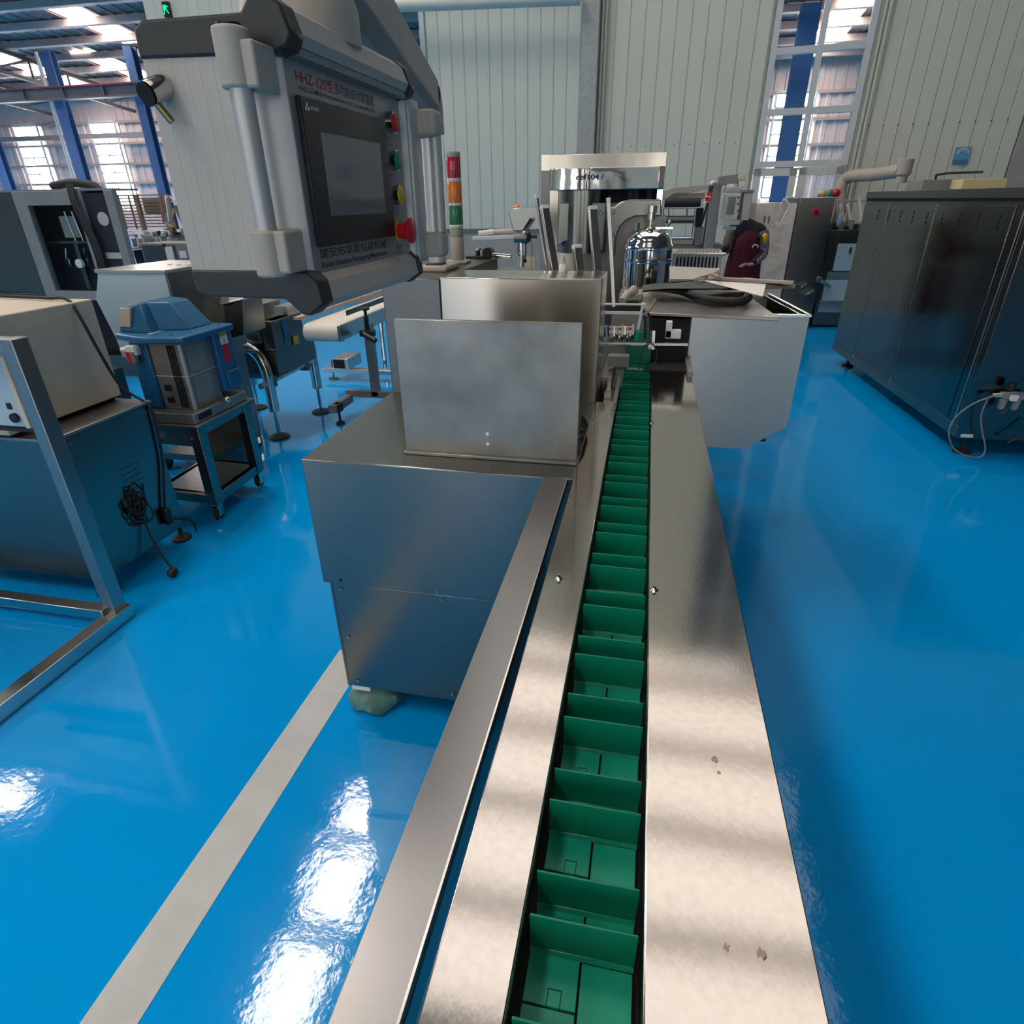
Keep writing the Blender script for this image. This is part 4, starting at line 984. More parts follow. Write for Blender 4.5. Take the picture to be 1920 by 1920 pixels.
for i in range(6):
    p = Vector((xm+.12+.06*i, yg+.15+.02*(i % 2), 1.0 - .03*(i % 3)))
    part(gc, 'pneumatic_valve', 'black' if i % 3 else 'steel_light', MB().box(p.x, p.x+.045, p.y, p.y+.05, p.z, p.z+.07).tube([(p.x+.02, p.y, p.z+.07), (p.x+.05, p.y, p.z+.16)], .006), bevel=.004)
part(gc, 'pressure_gauge', 'white', MB().tube([(xm+.33, yg+.11, 1.03), (xm+.33, yg+.08, 1.03)], .038, n=24), 'round white pressure gauge')
part(gc, 'lower_band', 'steel_dark', MB().box(-7.6, xm-.06, yg-.005, yg+.02, .35, .775), bevel=.002)
part(gc, 'corner_post', 'machine_grey', MB().box(xr-.01, xr+.07, yg-.01, yg+.05, .2, zt), bevel=.003)
xs3 = at(196, 365, yg).x
part(gc, 'side_window', 'navy', MB().box(xr+.06, xs3, yg+.01, yg+.03, .25, zt-.02), 'dark mesh panel')
part(gc, 'side_post', 'machine_grey', MB().box(xs3, xs3+.085, yg-.01, yg+.05, .2, zt), bevel=.003)
xo = (xr+.06+xs3)/2 + .03
part(gc, 'side_oval', 'hmi_grey', MB().tube([(xo, yg+.01, 1.40), (xo, yg+.006, 1.40)], .055, n=24), 'pale oval port')
part(gc, 'side_label', 'hmi_grey', MB().box(xo-.08, xo+.10, yg+.004, yg+.01, 1.08, 1.13))
part(gc, 'roof_plate', 'machine_grey', MB().box(-7.6, xs3+.085, yg, yg+.3, zt, zt+.015))
part(gc, 'enclosure_base', 'steel_dark', MB().box(-7.6, xr+.05, yg+.05, yg+.3, .0, .2))
duct = MB().tube(bez([(xr-.55, yg+.35, zt+.05), (xr-.3, yg+.3, zt+.07), (xr-.1, yg+.25, zt+.06), (xr+.05, yg+.2, zt+.03), (xr+.12, yg+.2, zt-.06)], 5), [.035]*21, n=12)
part(gc, 'cable_duct', 'rubber', duct)
for i in range(6):
    ox = rnd.uniform(0, .08)
    pts = [(xr-.05+ox, yg-.02, zt+.05), (xr-.02+ox, yg-.06, zt-.10), (xr+.04+ox*1.3, yg-.05, zt-.45), (xr+.03+ox, yg-.04, zt-.8), (xr+.08+ox, yg-.03, .55)]
    part(gc, 'hanging_cable', 'rubber', MB().tube(bez(pts, 6), .007 + .003*(i % 2), n=6))

# ------------------------------------------------------------------ benches and racks between
rk = thing('slatted_rack', 'brown slatted rack far away left of the hanging control panel', 'rack', (-8.0, 9.6, 0))
yr = 9.6
xs = [at(p_, 395, yr).x for p_ in (207, 262, 318)]
for x in xs: part(rk, 'rack_post', 'wood', MB().box(x-.03, x+.03, yr-.03, yr+.03, 0, 1.66))
for sx in (0, 1):
    for i in range(11):
        z = 1.18 + i*.046
        part(rk, 'slat', 'wood', MB().box(xs[sx], xs[sx+1], yr-.012, yr+.012, z, z+.018))
for i, xx in enumerate((.35, .7)): part(rk, 'back_post', 'wood', MB().box(xs[0]+(xs[1]-xs[0])*xx-.012, xs[0]+(xs[1]-xs[0])*xx+.012, yr+.02, yr+.04, 1.15, 1.66))
part(rk, 'sheet_pack', 'purlin', MB().box(xs[1]+.05, xs[2]-.05, yr+.05, yr+.12, 1.38, 1.60), bevel=.003)
bn_ = thing('covered_machine', 'row of clear covers with white handles on a low machine left of the control panel', 'machine', (-6.8, 8.0, 0))
yb_ = 8.0
def bx(px0, px1, pyt, pyb, y, dz=.0): 
    a, b = at(px0, pyt, y), at(px1, pyb, y); return a.x, b.x, b.z, a.z
for (p0, p1) in ((230, 262), (264, 297), (297, 320)):
    x0, x1, z0, z1 = bx(p0, p1, 440, 466, yb_)
    f = MB().box(x0, x0+.02, yb_, yb_+.02, z0, z1).box(x1-.02, x1, yb_, yb_+.02, z0, z1).box(x0, x1, yb_, yb_+.02, z1-.02, z1).box(x0, x1, yb_, yb_+.02, z0, z0+.02)
    cvr = part(bn_, 'clear_cover', 'hmi_alu', f)
    part(cvr, 'cover_pane', 'glass', MB().box(x0+.01, x1-.01, yb_+.008, yb_+.012, z0, z1))
    part(cvr, 'cover_handle', 'white', MB().tube([(x0+.06, yb_, z1), (x0+.06, yb_, z1+.045), (x0+.17, yb_, z1+.045), (x0+.17, yb_, z1)], .011, n=8))
    part(cvr, 'cover_content', 'machine_grey', MB().box(x0+.05, x1-.05, yb_+.08, yb_+.25, z0, z0+.12).tube([(x0+.1, yb_+.1, z0+.1), (x1-.08, yb_+.1, z0+.16)], .02))
x0, x1, z0, z1 = bx(232, 352, 464, 500, yb_)
part(bn_, 'bench_top', 'steel_light', MB().box(x0-.05, x1+.4, yb_-.05, yb_+.5, z0+.22, z0+.24))
for x in (x0, x0+.5, x1+.3): part(bn_, 'bench_leg', 'steel_dark', MB().box(x, x+.04, yb_, yb_+.04, 0, z0+.22))
part(bn_, 'bench_body', 'navy', MB().box(x0+.05, x1+.3, yb_+.1, yb_+.45, .15, z0+.2))
kb = thing('grey_cabinet', 'dark grey cabinet with two white notices behind the tapered machine head', 'cabinet', (-6.0, 7.2, 0))
yk_ = 7.2; a = at(262, 456, yk_); b = at(350, 456, yk_)
part(kb, 'cabinet_box', 'machine_grey', MB().box(a.x, b.x+.5, yk_, yk_+.5, 0, a.z), bevel=.005)
part(kb, 'cabinet_door', 'steel_dark', MB().box(a.x+.02, a.x+.5, yk_-.006, yk_, .1, a.z-.02), bevel=.003)
for (q0, q1, t0, t1) in ((309, 330, 462, 490), (336, 352, 470, 484)):
    c, d_ = at(q0, t0, yk_), at(q1, t1, yk_)
    part(kb, 'notice', 'paper', MB().box(c.x, d_.x, yk_-.012, yk_-.008, d_.z, c.z), smooth=False)
part(kb, 'knob', 'black', MB().ball((at(309, 459, yk_).x, yk_-.02, at(309, 459, yk_).z), .02, n=10))
mt = thing('mesh_trolley', 'cluttered trolley with pale bars beside the far slatted rack', 'trolley', (-7.0, 8.9, 0))
for (q0, r0, q1, r1, m_, w__) in ((311, 366, 318, 415, 'white', .03), (318, 368, 330, 378, 'white', .02), (322, 378, 330, 378, 'white', .02), (326, 392, 322, 408, 'tan', .03), (300, 365, 308, 420, 'wood', .03), (316, 372, 322, 415, 'machine_grey', .05), (308, 416, 330, 428, 'tan', .02), (330, 385, 345, 420, 'wood', .05)):
    part(mt, 'trolley_bar', m_, MB().bar(at(q0, r0, 8.9), at(q1, r1, 8.9), w__, w__))
p = at(330, 432, 8.9)
part(mt, 'trolley_body', 'machine_grey', MB().box(p.x-.5, p.x+.4, 8.8, 9.2, 0.0, p.z-.02))
part(mt, 'red_part', 'red', MB().box(p.x-.02, p.x+.07, 8.75, 8.8, p.z-.03, p.z+.05), bevel=.01)
for i in range(8): part(mt, 'clutter_piece', ('black', 'white', 'steel_light', 'wood')[i % 4], MB().box(p.x-.2+.07*i, p.x-.14+.07*i, 8.72, 8.82, p.z-.06+.02*(i % 3), p.z+.02*(i % 4)), bevel=.005)

# ------------------------------------------------------------------ right: large dark stainless cabinet
lc = thing('large_cabinet', 'long dark stainless steel cabinet standing along the right edge of the blue aisle', 'cabinet', (2.015, 4.145, 0), R(2.4))
Wd, Ln, zb, ztp = 2.6, 2.62, .12, 1.535
M['dark_mirror'] = mat('dark_satin_steel', (0.17, 0.165, 0.155), 0.17, 1.0, bump2=0.10, b2scale=.9, b2stretch=(1, .4, 1), rvar=.04, bscale=4)
lpart(lc, 'cabinet_body', 'dark_mirror', MB().box(0, Wd, 0, Ln, zb, ztp-.075), bevel=.003)
lpart(lc, 'top_band', 'steel_dark', MB().box(-.008, Wd, -.008, Ln+.008, ztp-.055, ztp), bevel=.003)
lpart(lc, 'top_groove', 'gap', MB().box(.005, Wd, .005, Ln-.005, ztp-.078, ztp-.053))
bp_ = 0
for (ya, yb2) in ((.16, 1.13), (1.15, 2.0), (2.02, 2.6)):
    lpart(lc, 'side_panel', 'dark_mirror', MB().box(-.006, .001, ya+.012, yb2-.012, zb+.09, ztp-.09), bevel=.003)
for y in (.08, 1.14, 2.01): lpart(lc, 'panel_seam', 'steel_light', MB().box(-.008, -.005, y-.004, y+.004, zb+.06, ztp-.09))
vt = MB()
for y in [.3 + .24*i for i in range(9)]:
    for k in range(3): vt.box(-.009, -.005, y, y+.010, ztp-.16-.03*k, ztp-.14-.03*k)
lpart(lc, 'vent_slot', 'gap', vt, smooth=False)
lpart(lc, 'bottom_rail', 'steel', MB().box(-.004, .02, .02, Ln, zb, zb+.075), bevel=.002)
for x, y in ((.10, .08), (.10, 2.4), (2.4, .1), (2.4, 2.4)):
    lpart(lc, 'levelling_foot', 'rubber', MB().lathe((x, y, 0), [(.055, 0), (.055, .012), (.015, .03), (.012, .12)]))
lpart(lc, 'white_label', 'white', MB().box(.02, .09, -.003, 0, zb+.01, zb+.03), smooth=False)
lpart(lc, 'roof_box', 'machine_grey', MB().box(.02, .25, 1.55, 1.85, ztp, ztp+.07), bevel=.004)
lpart(lc, 'roof_lever', 'black', MB().tube([(.12, 1.6, ztp+.07), (.10, 1.56, ztp+.10), (.16, 1.5, ztp+.11), (.34, 1.4, ztp+.11)], .009, n=8))
rg = thing('air_regulator', 'air filter regulator with a black knob on the front of the dark cabinet', 'regulator', (2.19, 4.13, .40))
part(rg, 'manifold', 'machine_grey', MB().box(2.15, 2.30, 4.07, 4.12, .405, .440), bevel=.004)
part(rg, 'gauge', 'white', MB().box(2.185, 2.225, 4.05, 4.07, .40, .435), bevel=.004)
part(rg, 'knob', 'black', MB().tube([(2.185, 4.09, .455), (2.185, 4.09, .505)], .022, n=18))
part(rg, 'fitting', 'bluewhite', MB().tube([(2.10, 4.09, .42), (2.15, 4.09, .425)], .012))
part(rg, 'fitting', 'black', MB().tube([(2.08, 4.09, .405), (2.11, 4.09, .42)], .013))
for x in (2.17, 2.24):
    part(rg, 'bowl', 'machine_grey', MB().tube([(x, 4.09, .405), (x, 4.09, .345), (x, 4.09, .335)], [.022, .020, .008], n=16))
part(rg, 'drain_tube', 'black', MB().tube(bez([(2.21, 4.09, .36), (2.20, 4.08, .33), (2.17, 4.08, .31)], 4), .004, n=6))
ah = MB().tube(bez([(2.29, 4.08, .43), (2.20, 4.05, .455), (2.10, 4.03, .44), (1.99, 4.02, .39), (1.92, 4.03, .30), (1.91, 4.04, .20), (1.96, 4.05, .10), (2.03, 4.06, .05), (2.12, 4.06, .03), (2.16, 4.07, .05), (2.15, 4.07, .11), (2.11, 4.08, .20), (2.08, 4.09, .30), (2.085, 4.09, .40)], 8), .0045, n=8)
solo('air_hose', 'thin grey air hose looping below the regulator of the dark cabinet', 'hose', 'machine_grey', ah)
wt = MB().tube([(2.37, 4.09, .25), (2.32, 4.08, .17), (2.27, 4.08, .13)], [.006, .006, .008], n=8)
part(rg, 'tail_cable', 'rubber', wt)
cp = at(1832, 330, 5.6)
solo('yellow_carton', 'flat yellow carton lying on top of the dark cabinet', 'carton', 'carton', MB().box(cp.x-.12, cp.x+.16, 5.5, 5.7, 1.537, 1.60), bevel=.003)

# poster on the wall
pz = MR @ Vector((4.48, -.016, 1.93))
po = thing('wall_poster', 'small blue poster with a white arc on the right wall', 'poster', pz)
po.matrix_world = Matrix.Translation(pz) @ Matrix.Rotation(ang, 4, 'Z'); po.rotation_euler = (0, 0, ang)
lpart(po, 'sheet', 'poster', MB().box(-.082, .082, -.004, 0, -.10, .08), smooth=False)
arc = MB()
for rr2, hh in ((.060, .008), (.040, .005)):
    pts = [Vector((rr2*math.cos(t), -.005, .01 + rr2*math.sin(t)*.9)) for t in [math.pi*k/10 for k in range(11)]]
    arc.tube(pts, hh*.6, n=6)
lpart(po, 'white_arc', 'white', arc); lpart(po, 'lower_band', 'bluep', MB().box(-.082, .082, -.006, -.003, -.10, -.05), smooth=False)

# ------------------------------------------------------------------ right background: cabinets, pale cabinet, pipe
c1_ = thing('twin_cabinet', 'tall stained stainless cabinet with a red knob left of the pale blue cabinet', 'cabinet', (1.7, 8.7, 0))
part(c1_, 'side_body', 'grime', MB().prism([(1.24, 8.75), (1.70, 8.70), (1.72, 9.5), (1.26, 9.5)], 'z', .02, 1.44), 'stained side body', bevel=.004)
part(c1_, 'front_body', 'steel_dark', MB().prism([(1.70, 8.60), (2.085, 8.60), (2.10, 9.5), (1.72, 9.5)], 'z', .02, 1.49), bevel=.004)
kp = at(1530, 398, 8.6)
part(c1_, 'knob_plate', 'red', MB().box(kp.x-.045, kp.x+.045, 8.588, 8.60, kp.z-.04, kp.z+.04), 'red rotary switch plate', bevel=.006)
part(c1_, 'knob', 'maroon', MB().tube([(kp.x, 8.588, kp.z), (kp.x, 8.565, kp.z)], .025, n=16))
part(c1_, 'side_slot', 'gap', MB().box(1.35, 1.36, 8.725, 8.74, 1.22, 1.30).box(1.40, 1.41, 8.72, 8.74, 1.22, 1.30))
for (q, r_) in ((1510, 553), (1517, 550), (1503, 538)):
    v_ = at(q, r_, 8.5); part(c1_, 'side_valve', 'steel_light', MB().tube([v_, v_ + Vector((.06, .05, .03))], .014, n=8))
cb2 = MB().tube(bez([at(1468, 372, 8.5), at(1480, 385, 8.5), at(1470, 405, 8.5), at(1462, 425, 8.5), at(1455, 418, 8.5), at(1478, 420, 8.5)], 6), .007, n=6).tube(bez([at(1495, 372, 8.5), at(1475, 370, 8.5), at(1462, 385, 8.5)], 6), .006, n=6)
solo('pale_wire', 'loose pale wire hanging over the stained stainless cabinet', 'wire', 'paper', cb2)
for i, (q0, q1, m_, lb) in enumerate(((1532, 1552, 'carton', 'cream bundle on top of the tall stainless cabinet'), (1552, 1560, 'pad', 'small green piece beside the cream bundle on the tall cabinet'), (1559, 1574, 'red', 'red piece on the corner of the tall stainless cabinet'))):
    a = at(q0, 366, 8.75); b = at(q1, 366, 8.75)
    solo(('bundle', 'green_clip', 'red_cap')[i], lb, 'part', m_, MB().tube([(a.x+.012, 8.78, 1.535), ((a.x+b.x)/2, 8.76, 1.54), (b.x-.012, 8.78, 1.535)], [.035, .042, .038], n=12), bevel=.0)
c2_ = thing('pale_cabinet', 'pale blue and steel cabinet behind the big dark cabinet', 'cabinet', (2.4, 8.7, 0))
y_ = 8.72
def pbox(q0, q1, t0, t1, y, d=.02):
    a, b = at(q0, t0, y), at(q1, t1, y); return MB().box(a.x, b.x, y, y+d, b.z, a.z)
part(c2_, 'cabinet_body', 'steel_dark', MB().box(2.14, 2.95, y_, 9.4, .02, 1.14), bevel=.004)
part(c2_, 'steel_head', 'steel', MB().box(2.24, 2.95, y_-.02, y_, 1.00, 1.14), bevel=.003)
part(c2_, 'upper_door', 'bluewhite', MB().box(2.25, 2.92, y_-.02, y_, .68, .99), 'pale blue upper door', bevel=.003)
part(c2_, 'door_handle', 'steel_dark', MB().box(2.385, 2.41, y_-.035, y_-.02, .88, .95), bevel=.003)
part(c2_, 'middle_band', 'band', MB().box(2.2, 2.92, y_-.015, y_, .58, .67), 'grey green band')
part(c2_, 'lower_door', 'bluewhite', MB().box(2.19, 2.92, y_-.02, y_, .33, .575), bevel=.003)
part(c2_, 'sheet_flap', 'steel_light', MB().box(2.17, 2.85, y_-.05, y_-.02, .19, .33), bevel=.002)
v_ = at(1540, 527, 8.6); part(c2_, 'valve', 'steel_light', MB().tube([v_, v_ + Vector((.12, .0, -.07))], .02, n=10).box(v_.x-.06, v_.x, 8.58, 8.64, v_.z-.01, v_.z+.05), bevel=.004)
for i, q in enumerate((1585, 1597, 1616)):
    part(c2_, 'top_bar', 'white', MB().bar((at(q, 430, 8.9).x, 8.9, 1.14), (at(q-3, 350+8*(i % 2), 8.9).x, 8.9, 1.42 + .10*(i == 2)), .03, .03))
part(c2_, 'top_rail', 'hmi_alu', MB().tube([at(1572, 376, 8.9), at(1650, 376, 8.9)], .012, n=8))
for i in range(8):
    a = at(1560+9*i, 424 + 3*(i % 3), 8.8); part(c2_, 'top_mechanism', ('black', 'steel_light', 'black', 'machine_grey')[i % 4], MB().box(a.x, a.x+.07, 8.75, 8.9, 1.14, a.z+.03*(i % 2)+.04), bevel=.006)
part(c2_, 'hand_wheel', 'bluewhite', MB().ball((at(1580, 412, 8.6).x, 8.74, at(1580, 412, 8.7).z), .07, (.5, .4, 1.2), n=12))
pw = thing('swing_pipe', 'beige pipe arm with a flared end above the pale cabinets', 'pipe', at(1580, 380, 8.2))
pbx = at(1574, 400, 8.95)
part(pw, 'pipe', 'beige_part', MB().tube(bez([(pbx.x, 8.95, 1.14), (pbx.x, 8.95, 1.4), at(1577, 352, 8.95), at(1592, 332, 8.9), at(1640, 327, 8.5), at(1690, 320, 8.1)], 6), .066, n=16))
part(pw, 'pipe_end', 'beige_part', MB().lathe(at(1690, 337, 8.1), [(.054, -.03), (.056, .03), (.076, .05), (.078, .19), (.070, .195)], n=20), 'flared pipe end')

# ------------------------------------------------------------------ far centre: steel hopper machine and polished tank
sh = thing('cover_machine', 'tall stainless machine with a polished projecting hood in front of the wall column', 'machine', (-.3, 5.0, 0))
ys2 = 4.6
def X_(px, y=ys2): return at(px, 400, y).x
def Z_(py, y=ys2, px=1120): return at(px, py, y).z
part(sh, 'back_panel', 'steel_bright', MB().box(X_(1014), X_(1241), ys2, ys2+.03, .05, Z_(288)), 'tall satin back panel', bevel=.003)
part(sh, 'body', 'steel_dark', MB().box(X_(1015), X_(1241), ys2+.03, ys2+.6, 0, Z_(300)), bevel=.003)
part(sh, 'left_strip', 'steel_dark', MB().box(X_(1014), X_(1030), ys2-.01, ys2, .1, Z_(318)))
yh = 4.2
hoodp = []
xa_, xb_ = X_(1027, yh), X_(1240, yh)
hd2 = MB().prism([(xa_, ys2), (xa_, yh+.06), (xa_+.02, yh+.02), (xa_+.06, yh), (xa_+.19, yh), (xa_+.215, yh+.02), (xa_+.23, yh+.05), (xa_+.245, yh+.02), (xa_+.26, yh), (xb_-.03, yh-.01), (xb_, yh+.02), (xb_, ys2)], 'z', Z_(356, yh), Z_(314, yh))
part(sh, 'hood', 'chrome', hd2, 'polished projecting hood', bevel=.005, seg=3)
text('cc4104 /', (X_(1078, yh), yh-.0135, Z_(337, yh)), (1, 0, 0), (0, 0, 1), X_(1128, yh)-X_(1078, yh), .030, 'ink', sh)
col_ = MB().tube([(X_(1092, 4.4), 4.4, Z_(472, 4.4)), (X_(1092, 4.4), 4.4, Z_(356, 4.4))], .16, n=32)
part(sh, 'round_casing', 'steel', col_, 'rounded steel casing')
part(sh, 'casing_skirt', 'steel', MB().prism([(X_(1047, 4.3), Z_(462, 4.3)), (X_(1060, 4.3), Z_(452, 4.3)), (X_(1080, 4.3), Z_(450, 4.3)), (X_(1100, 4.3), Z_(460, 4.3)), (X_(1135, 4.3), Z_(470, 4.3)), (X_(1136, 4.3), Z_(380, 4.3)), (X_(1050, 4.3), Z_(380, 4.3))], 'y', 4.26, 4.30), bevel=.004)
part(sh, 'dark_recess', 'gap', MB().box(X_(1136, 4.3), X_(1230, 4.3), 4.40, 4.42, Z_(380, 4.4), Z_(356, 4.4)))
for q in (1180, 1190, 1215): part(sh, 'hood_hose', 'rubber', MB().tube([(X_(q, 4.3), 4.3, Z_(385, 4.3)), (X_(q, 4.3), 4.3, Z_(357, 4.3))], .022, n=10))
part(sh, 'hood_post', 'chrome', MB().box(X_(1228, 4.2), X_(1240, 4.2), 4.22, 4.5, Z_(440, 4.2), Z_(356, 4.2)), bevel=.003)
# arched arm holding the tank
aq = [(1140, 388), (1152, 388), (1165, 378), (1182, 374), (1240, 374), (1240, 405), (1192, 405), (1175, 412), (1162, 425), (1155, 445), (1152, 480), (1140, 480)]
part(sh, 'arched_arm', 'steel', MB().prism([(at(q, r_, 3.9).x, at(q, r_, 3.9).z) for q, r_ in aq], 'y', 3.88, 4.0), 'arched steel arm', bevel=.006)
part(sh, 'arm_plate', 'steel_dark', MB().box(X_(1152, 4.05), X_(1250, 4.05), 4.02, 4.05, .9, Z_(404, 4.05)))
for q, r_ in ((1150, 398), (1126, 400), (1150, 440)): part(sh, 'arm_bolt', 'tube', screw(at(q, r_, 3.88), r=.012, h=.01))
pt = thing('polished_tank', 'mirror polished round tank with a domed lid behind the hose', 'tank', (at(1213, 500, 3.7).x, 3.7, 1.05))
tz = at(1213, 440, 3.55).z
rT = .128
prof = [(rT, -.0), (rT, .14), (rT+.004, .145), (rT+.004, .155), (rT, .16), (rT, .205), (rT+.004, .21), (rT+.002, .225), (rT-.006, .235)]
prof += [(rT*math.cos(t)*.96, .235 + .075*math.sin(t)) for t in [math.pi/2*k/7 for k in range(1, 7)]]
prof += [(.012, .312)]
lpart(pt, 'tank_body', 'chrome', MB().lathe((0, 0, 0), prof, n=48))
lpart(pt, 'tank_neck', 'tube', MB().lathe((0, 0, .308), [(.030, 0), (.030, .008), (.012, .012), (.012, .04), (.022, .042), (.022, .075), (.028, .077), (.028, .11)], n=20), 'shaft coupling')
lpart(pt, 'tank_support', 'steel_dark', MB().box(-.10, .10, -.08, .10, -1.05, 0.0))
lpart(pt, 'lid_nut', 'tube', MB().tube([(-.07, -.02, .30), (-.07, -.02, .335)], .014, n=8))
lpart(pt, 'lid_lever', 'tube', MB().tube([(.08, .0, .30), (.10, .0, .335)], .008, n=8).ball((.10, 0, .34), .012, n=10).box(.02, .12, -.01, .01, .305, .315))
# perforated box
yp = 5.4
x0p, x1p = at(1262, 470, yp).x, at(1357, 470, yp).x
ztp2 = at(1300, 474, yp).z
pfb = thing('perforated_box', 'grey box with rows of round holes and slots right of the polished tank', 'box', (.5, yp+.2, 0))
zbk = at(1300, 460, yp+.25).z
part(pfb, 'box_body', 'hmi_grey', MB().hexa([(x0p, yp, .3), (x1p, yp, .3), (x1p, yp+.3, .3), (x0p, yp+.3, .3), (x0p, yp, ztp2), (x1p, yp, ztp2), (x1p, yp+.3, ztp2+.01), (x0p, yp+.3, ztp2+.01)]), smooth=False)
hl = MB(); sl = MB()
for i in range(12):
    x = x0p + .04 + (x1p-x0p-.08)*i/11
    for j in range(3): hl.lathe((x + .01*j, yp+.06+.08*j, ztp2+.003+.0025*j), [(.010, 0), (.010, .002)], n=10)
    sl.box(x-.007, x+.007, yp-.003, yp+.001, ztp2-.12, ztp2-.03)
part(pfb, 'round_holes', 'gap', hl, smooth=False); part(pfb, 'slots', 'gap', sl, smooth=False)
part(pfb, 'box_lip', 'rail_edge', MB().box(x0p-.01, x1p+.02, yp-.012, yp, ztp2-.008, ztp2+.002))
part(pfb, 'box_stand', 'steel_dark', MB().box(x0p+.05, x1p-.05, yp+.05, yp+.25, 0, .3))

# roller machine with its own touch panel
ym = 6.6
rm_ = thing('roller_machine', 'grey wrapping machine with black rollers behind the perforated box', 'machine', (.5, ym+.3, 0))
def pb(q0, q1, t0, t1, y, d, m_, nm, lab=None, bv=.004):
    a, b = at(q0, t1, y), at(q1, t0, y)
    return part(rm_, nm, m_, MB().box(a.x, b.x, y, y+d, a.z, b.z), lab, bevel=bv)
pb(1318, 1354, 345, 470, ym, .2, 'machine_grey', 'right_frame')
pb(1232, 1244, 370, 440, ym, .3, 'machine_grey', 'left_frame')
pb(1243, 1322, 362, 374, ym, .2, 'hmi_grey', 'top_beam')
topc = MB().prism([(at(q, r_, ym).x, at(q, r_, ym).z) for q, r_ in ((1236, 372), (1245, 358), (1262, 351), (1330, 346), (1336, 352), (1300, 360), (1262, 364), (1250, 374))], 'y', ym-.05, ym+.2)
part(rm_, 'curved_guard', 'beige_part', topc, 'curved guard', bevel=.004)
def roll(q0, q1, t, y, r_, m_):
    part(rm_, 'roller', m_, MB().tube([at(q0, t, y), (at(q1, t, y).x, y, at(q0, t, y).z)], r_, n=20))
roll(1246, 1314, 380, ym-.06, .036, 'rubber'); roll(1230, 1302, 412, ym-.06, .033, 'steel_dark'); roll(1244, 1310, 390, ym-.02, .010, 'tube'); roll(1240, 1298, 446, ym-.06, .014, 'tube')
pb(1296, 1304, 392, 448, ym-.08, .03, 'brass', 'brown_post')
pb(1304, 1320, 390, 425, ym-.04, .2, 'navy', 'drive_block')
pb(1301, 1320, 425, 460, ym-.03, .2, 'machine_grey', 'lower_block')
pb(1240, 1300, 449, 462, ym+.02, .2, 'grime', 'lower_beam')
for q in (1244, 1254, 1288): part(rm_, 'tie_rod', 'black', MB().tube([at(q, 392, ym), at(q, 410, ym)], .005, n=6))
part(rm_, 'base', 'machine_grey', MB().box(at(1236, 470, ym).x, at(1352, 470, ym).x, ym, ym+.3, 0, at(1300, 458, ym).z), bevel=.006)
pen = thing('pendant_switch', 'yellow pendant switch with a blue button hanging on the roller machine', 'switch', at(1336, 420, ym-.1))
a = at(1337, 412, ym-.06)
part(pen, 'switch_box', 'hmi_grey', MB().box(a.x-.045, a.x+.045, ym-.06, ym-.005, a.z-.06, a.z+.02), bevel=.008)
part(pen, 'yellow_head', 'yel', MB().box(a.x-.042, a.x+.042, ym-.062, ym-.005, a.z+.005, a.z+.03), bevel=.004)
part(pen, 'blue_button', 'bluep', MB().tube([(a.x+.012, ym-.061, a.z-.022), (a.x+.012, ym-.075, a.z-.022)], .015, n=14))
part(pen, 'yellow_grip', 'yel', MB().tube([(a.x-.005, ym-.035, a.z-.06), (a.x-.02, ym-.035, a.z-.15)], [.022, .020], n=14))
part(pen, 'pendant_cable', 'rubber', MB().tube([(a.x-.02, ym-.035, a.z-.15), (a.x-.04, ym-.035, a.z-.21)], .008, n=8))
t2 = thing('signal_tower', 'small leaning red signal tower on top of the roller machine', 'lamp', at(1332, 360, ym-.15))
b0 = at(1327, 379, ym-.12); b1 = at(1337, 343, ym-.12)
dv = (b1-b0)
part(t2, 'lamp', 'lamp_red', MB().tube([b0, b0+dv*.55], .030, n=18), 'red lamp segment')
part(t2, 'lamp_ring', 'white', MB().tube([b0+dv*.26, b0+dv*.30], .031, n=18).tube([b0-dv*.01, b0+dv*.02], .031, n=18))
part(t2, 'stem', 'black', MB().tube([b0+dv*.55, b0+dv*.85], .028, n=16)); part(t2, 'lamp_cap', 'white', MB().ball(b0+dv*.97, .026, n=12))
part(t2, 'tower_rod', 'black', MB().tube([b0-dv*1.2, b0], .010, n=8))
h2 = thing('operator_terminal', 'small grey operator panel hanging from an arm in front of the person', 'control panel', at(1375, 390, 6.2))
yo = 6.2
def ob(q0, q1, t0, t1, m_, nm, y=yo, d=.05, lab=None, bv=.004):
    a, b = at(q0, t1, y), at(q1, t0, y)
    return part(h2, nm, m_, MB().box(a.x, b.x, y, y+d, a.z, b.z), lab, bevel=bv)
a, b = at(1356, 412, yo), at(1388, 364, yo)
part(h2, 'front_face', 'hmi_alu', MB().hexa([(a.x, yo, a.z), (b.x, yo-.03, a.z), (b.x, yo+.2, a.z), (a.x, yo+.2, a.z), (a.x, yo, b.z), (b.x, yo-.03, b.z), (b.x, yo+.2, b.z), (a.x, yo+.2, b.z)]), bevel=.003)
ob(1361, 1380, 368, 402, 'machine_grey', 'display', yo-.035, .01, 'dark display')
ob(1363, 1378, 371, 399, 'screen', 'display_glass', yo-.038, .004)
for t in (370, 382, 395, 407): part(h2, 'side_button', 'black', MB().ball(at(1384, t, yo-.04), .009, n=8))
a, b = at(1388, 413, yo), at(1411, 361, yo)
part(h2, 'side_box', 'hmi_grey', MB().box(a.x, b.x, yo-.02, yo+.22, a.z, b.z), 'white side box', bevel=.005)
ob(1353, 1388, 412, 422, 'hmi_grey', 'lower_profile', yo-.02, .22)
ob(1360, 1390, 351, 361, 'hmi_grey', 'upper_profile', yo-.02, .22)
ob(1388, 1415, 355, 361, 'machine_grey', 'dark_top', yo-.03, .22)
ob(1362, 1378, 344, 352, 'white', 'mount', yo+.05, .1)
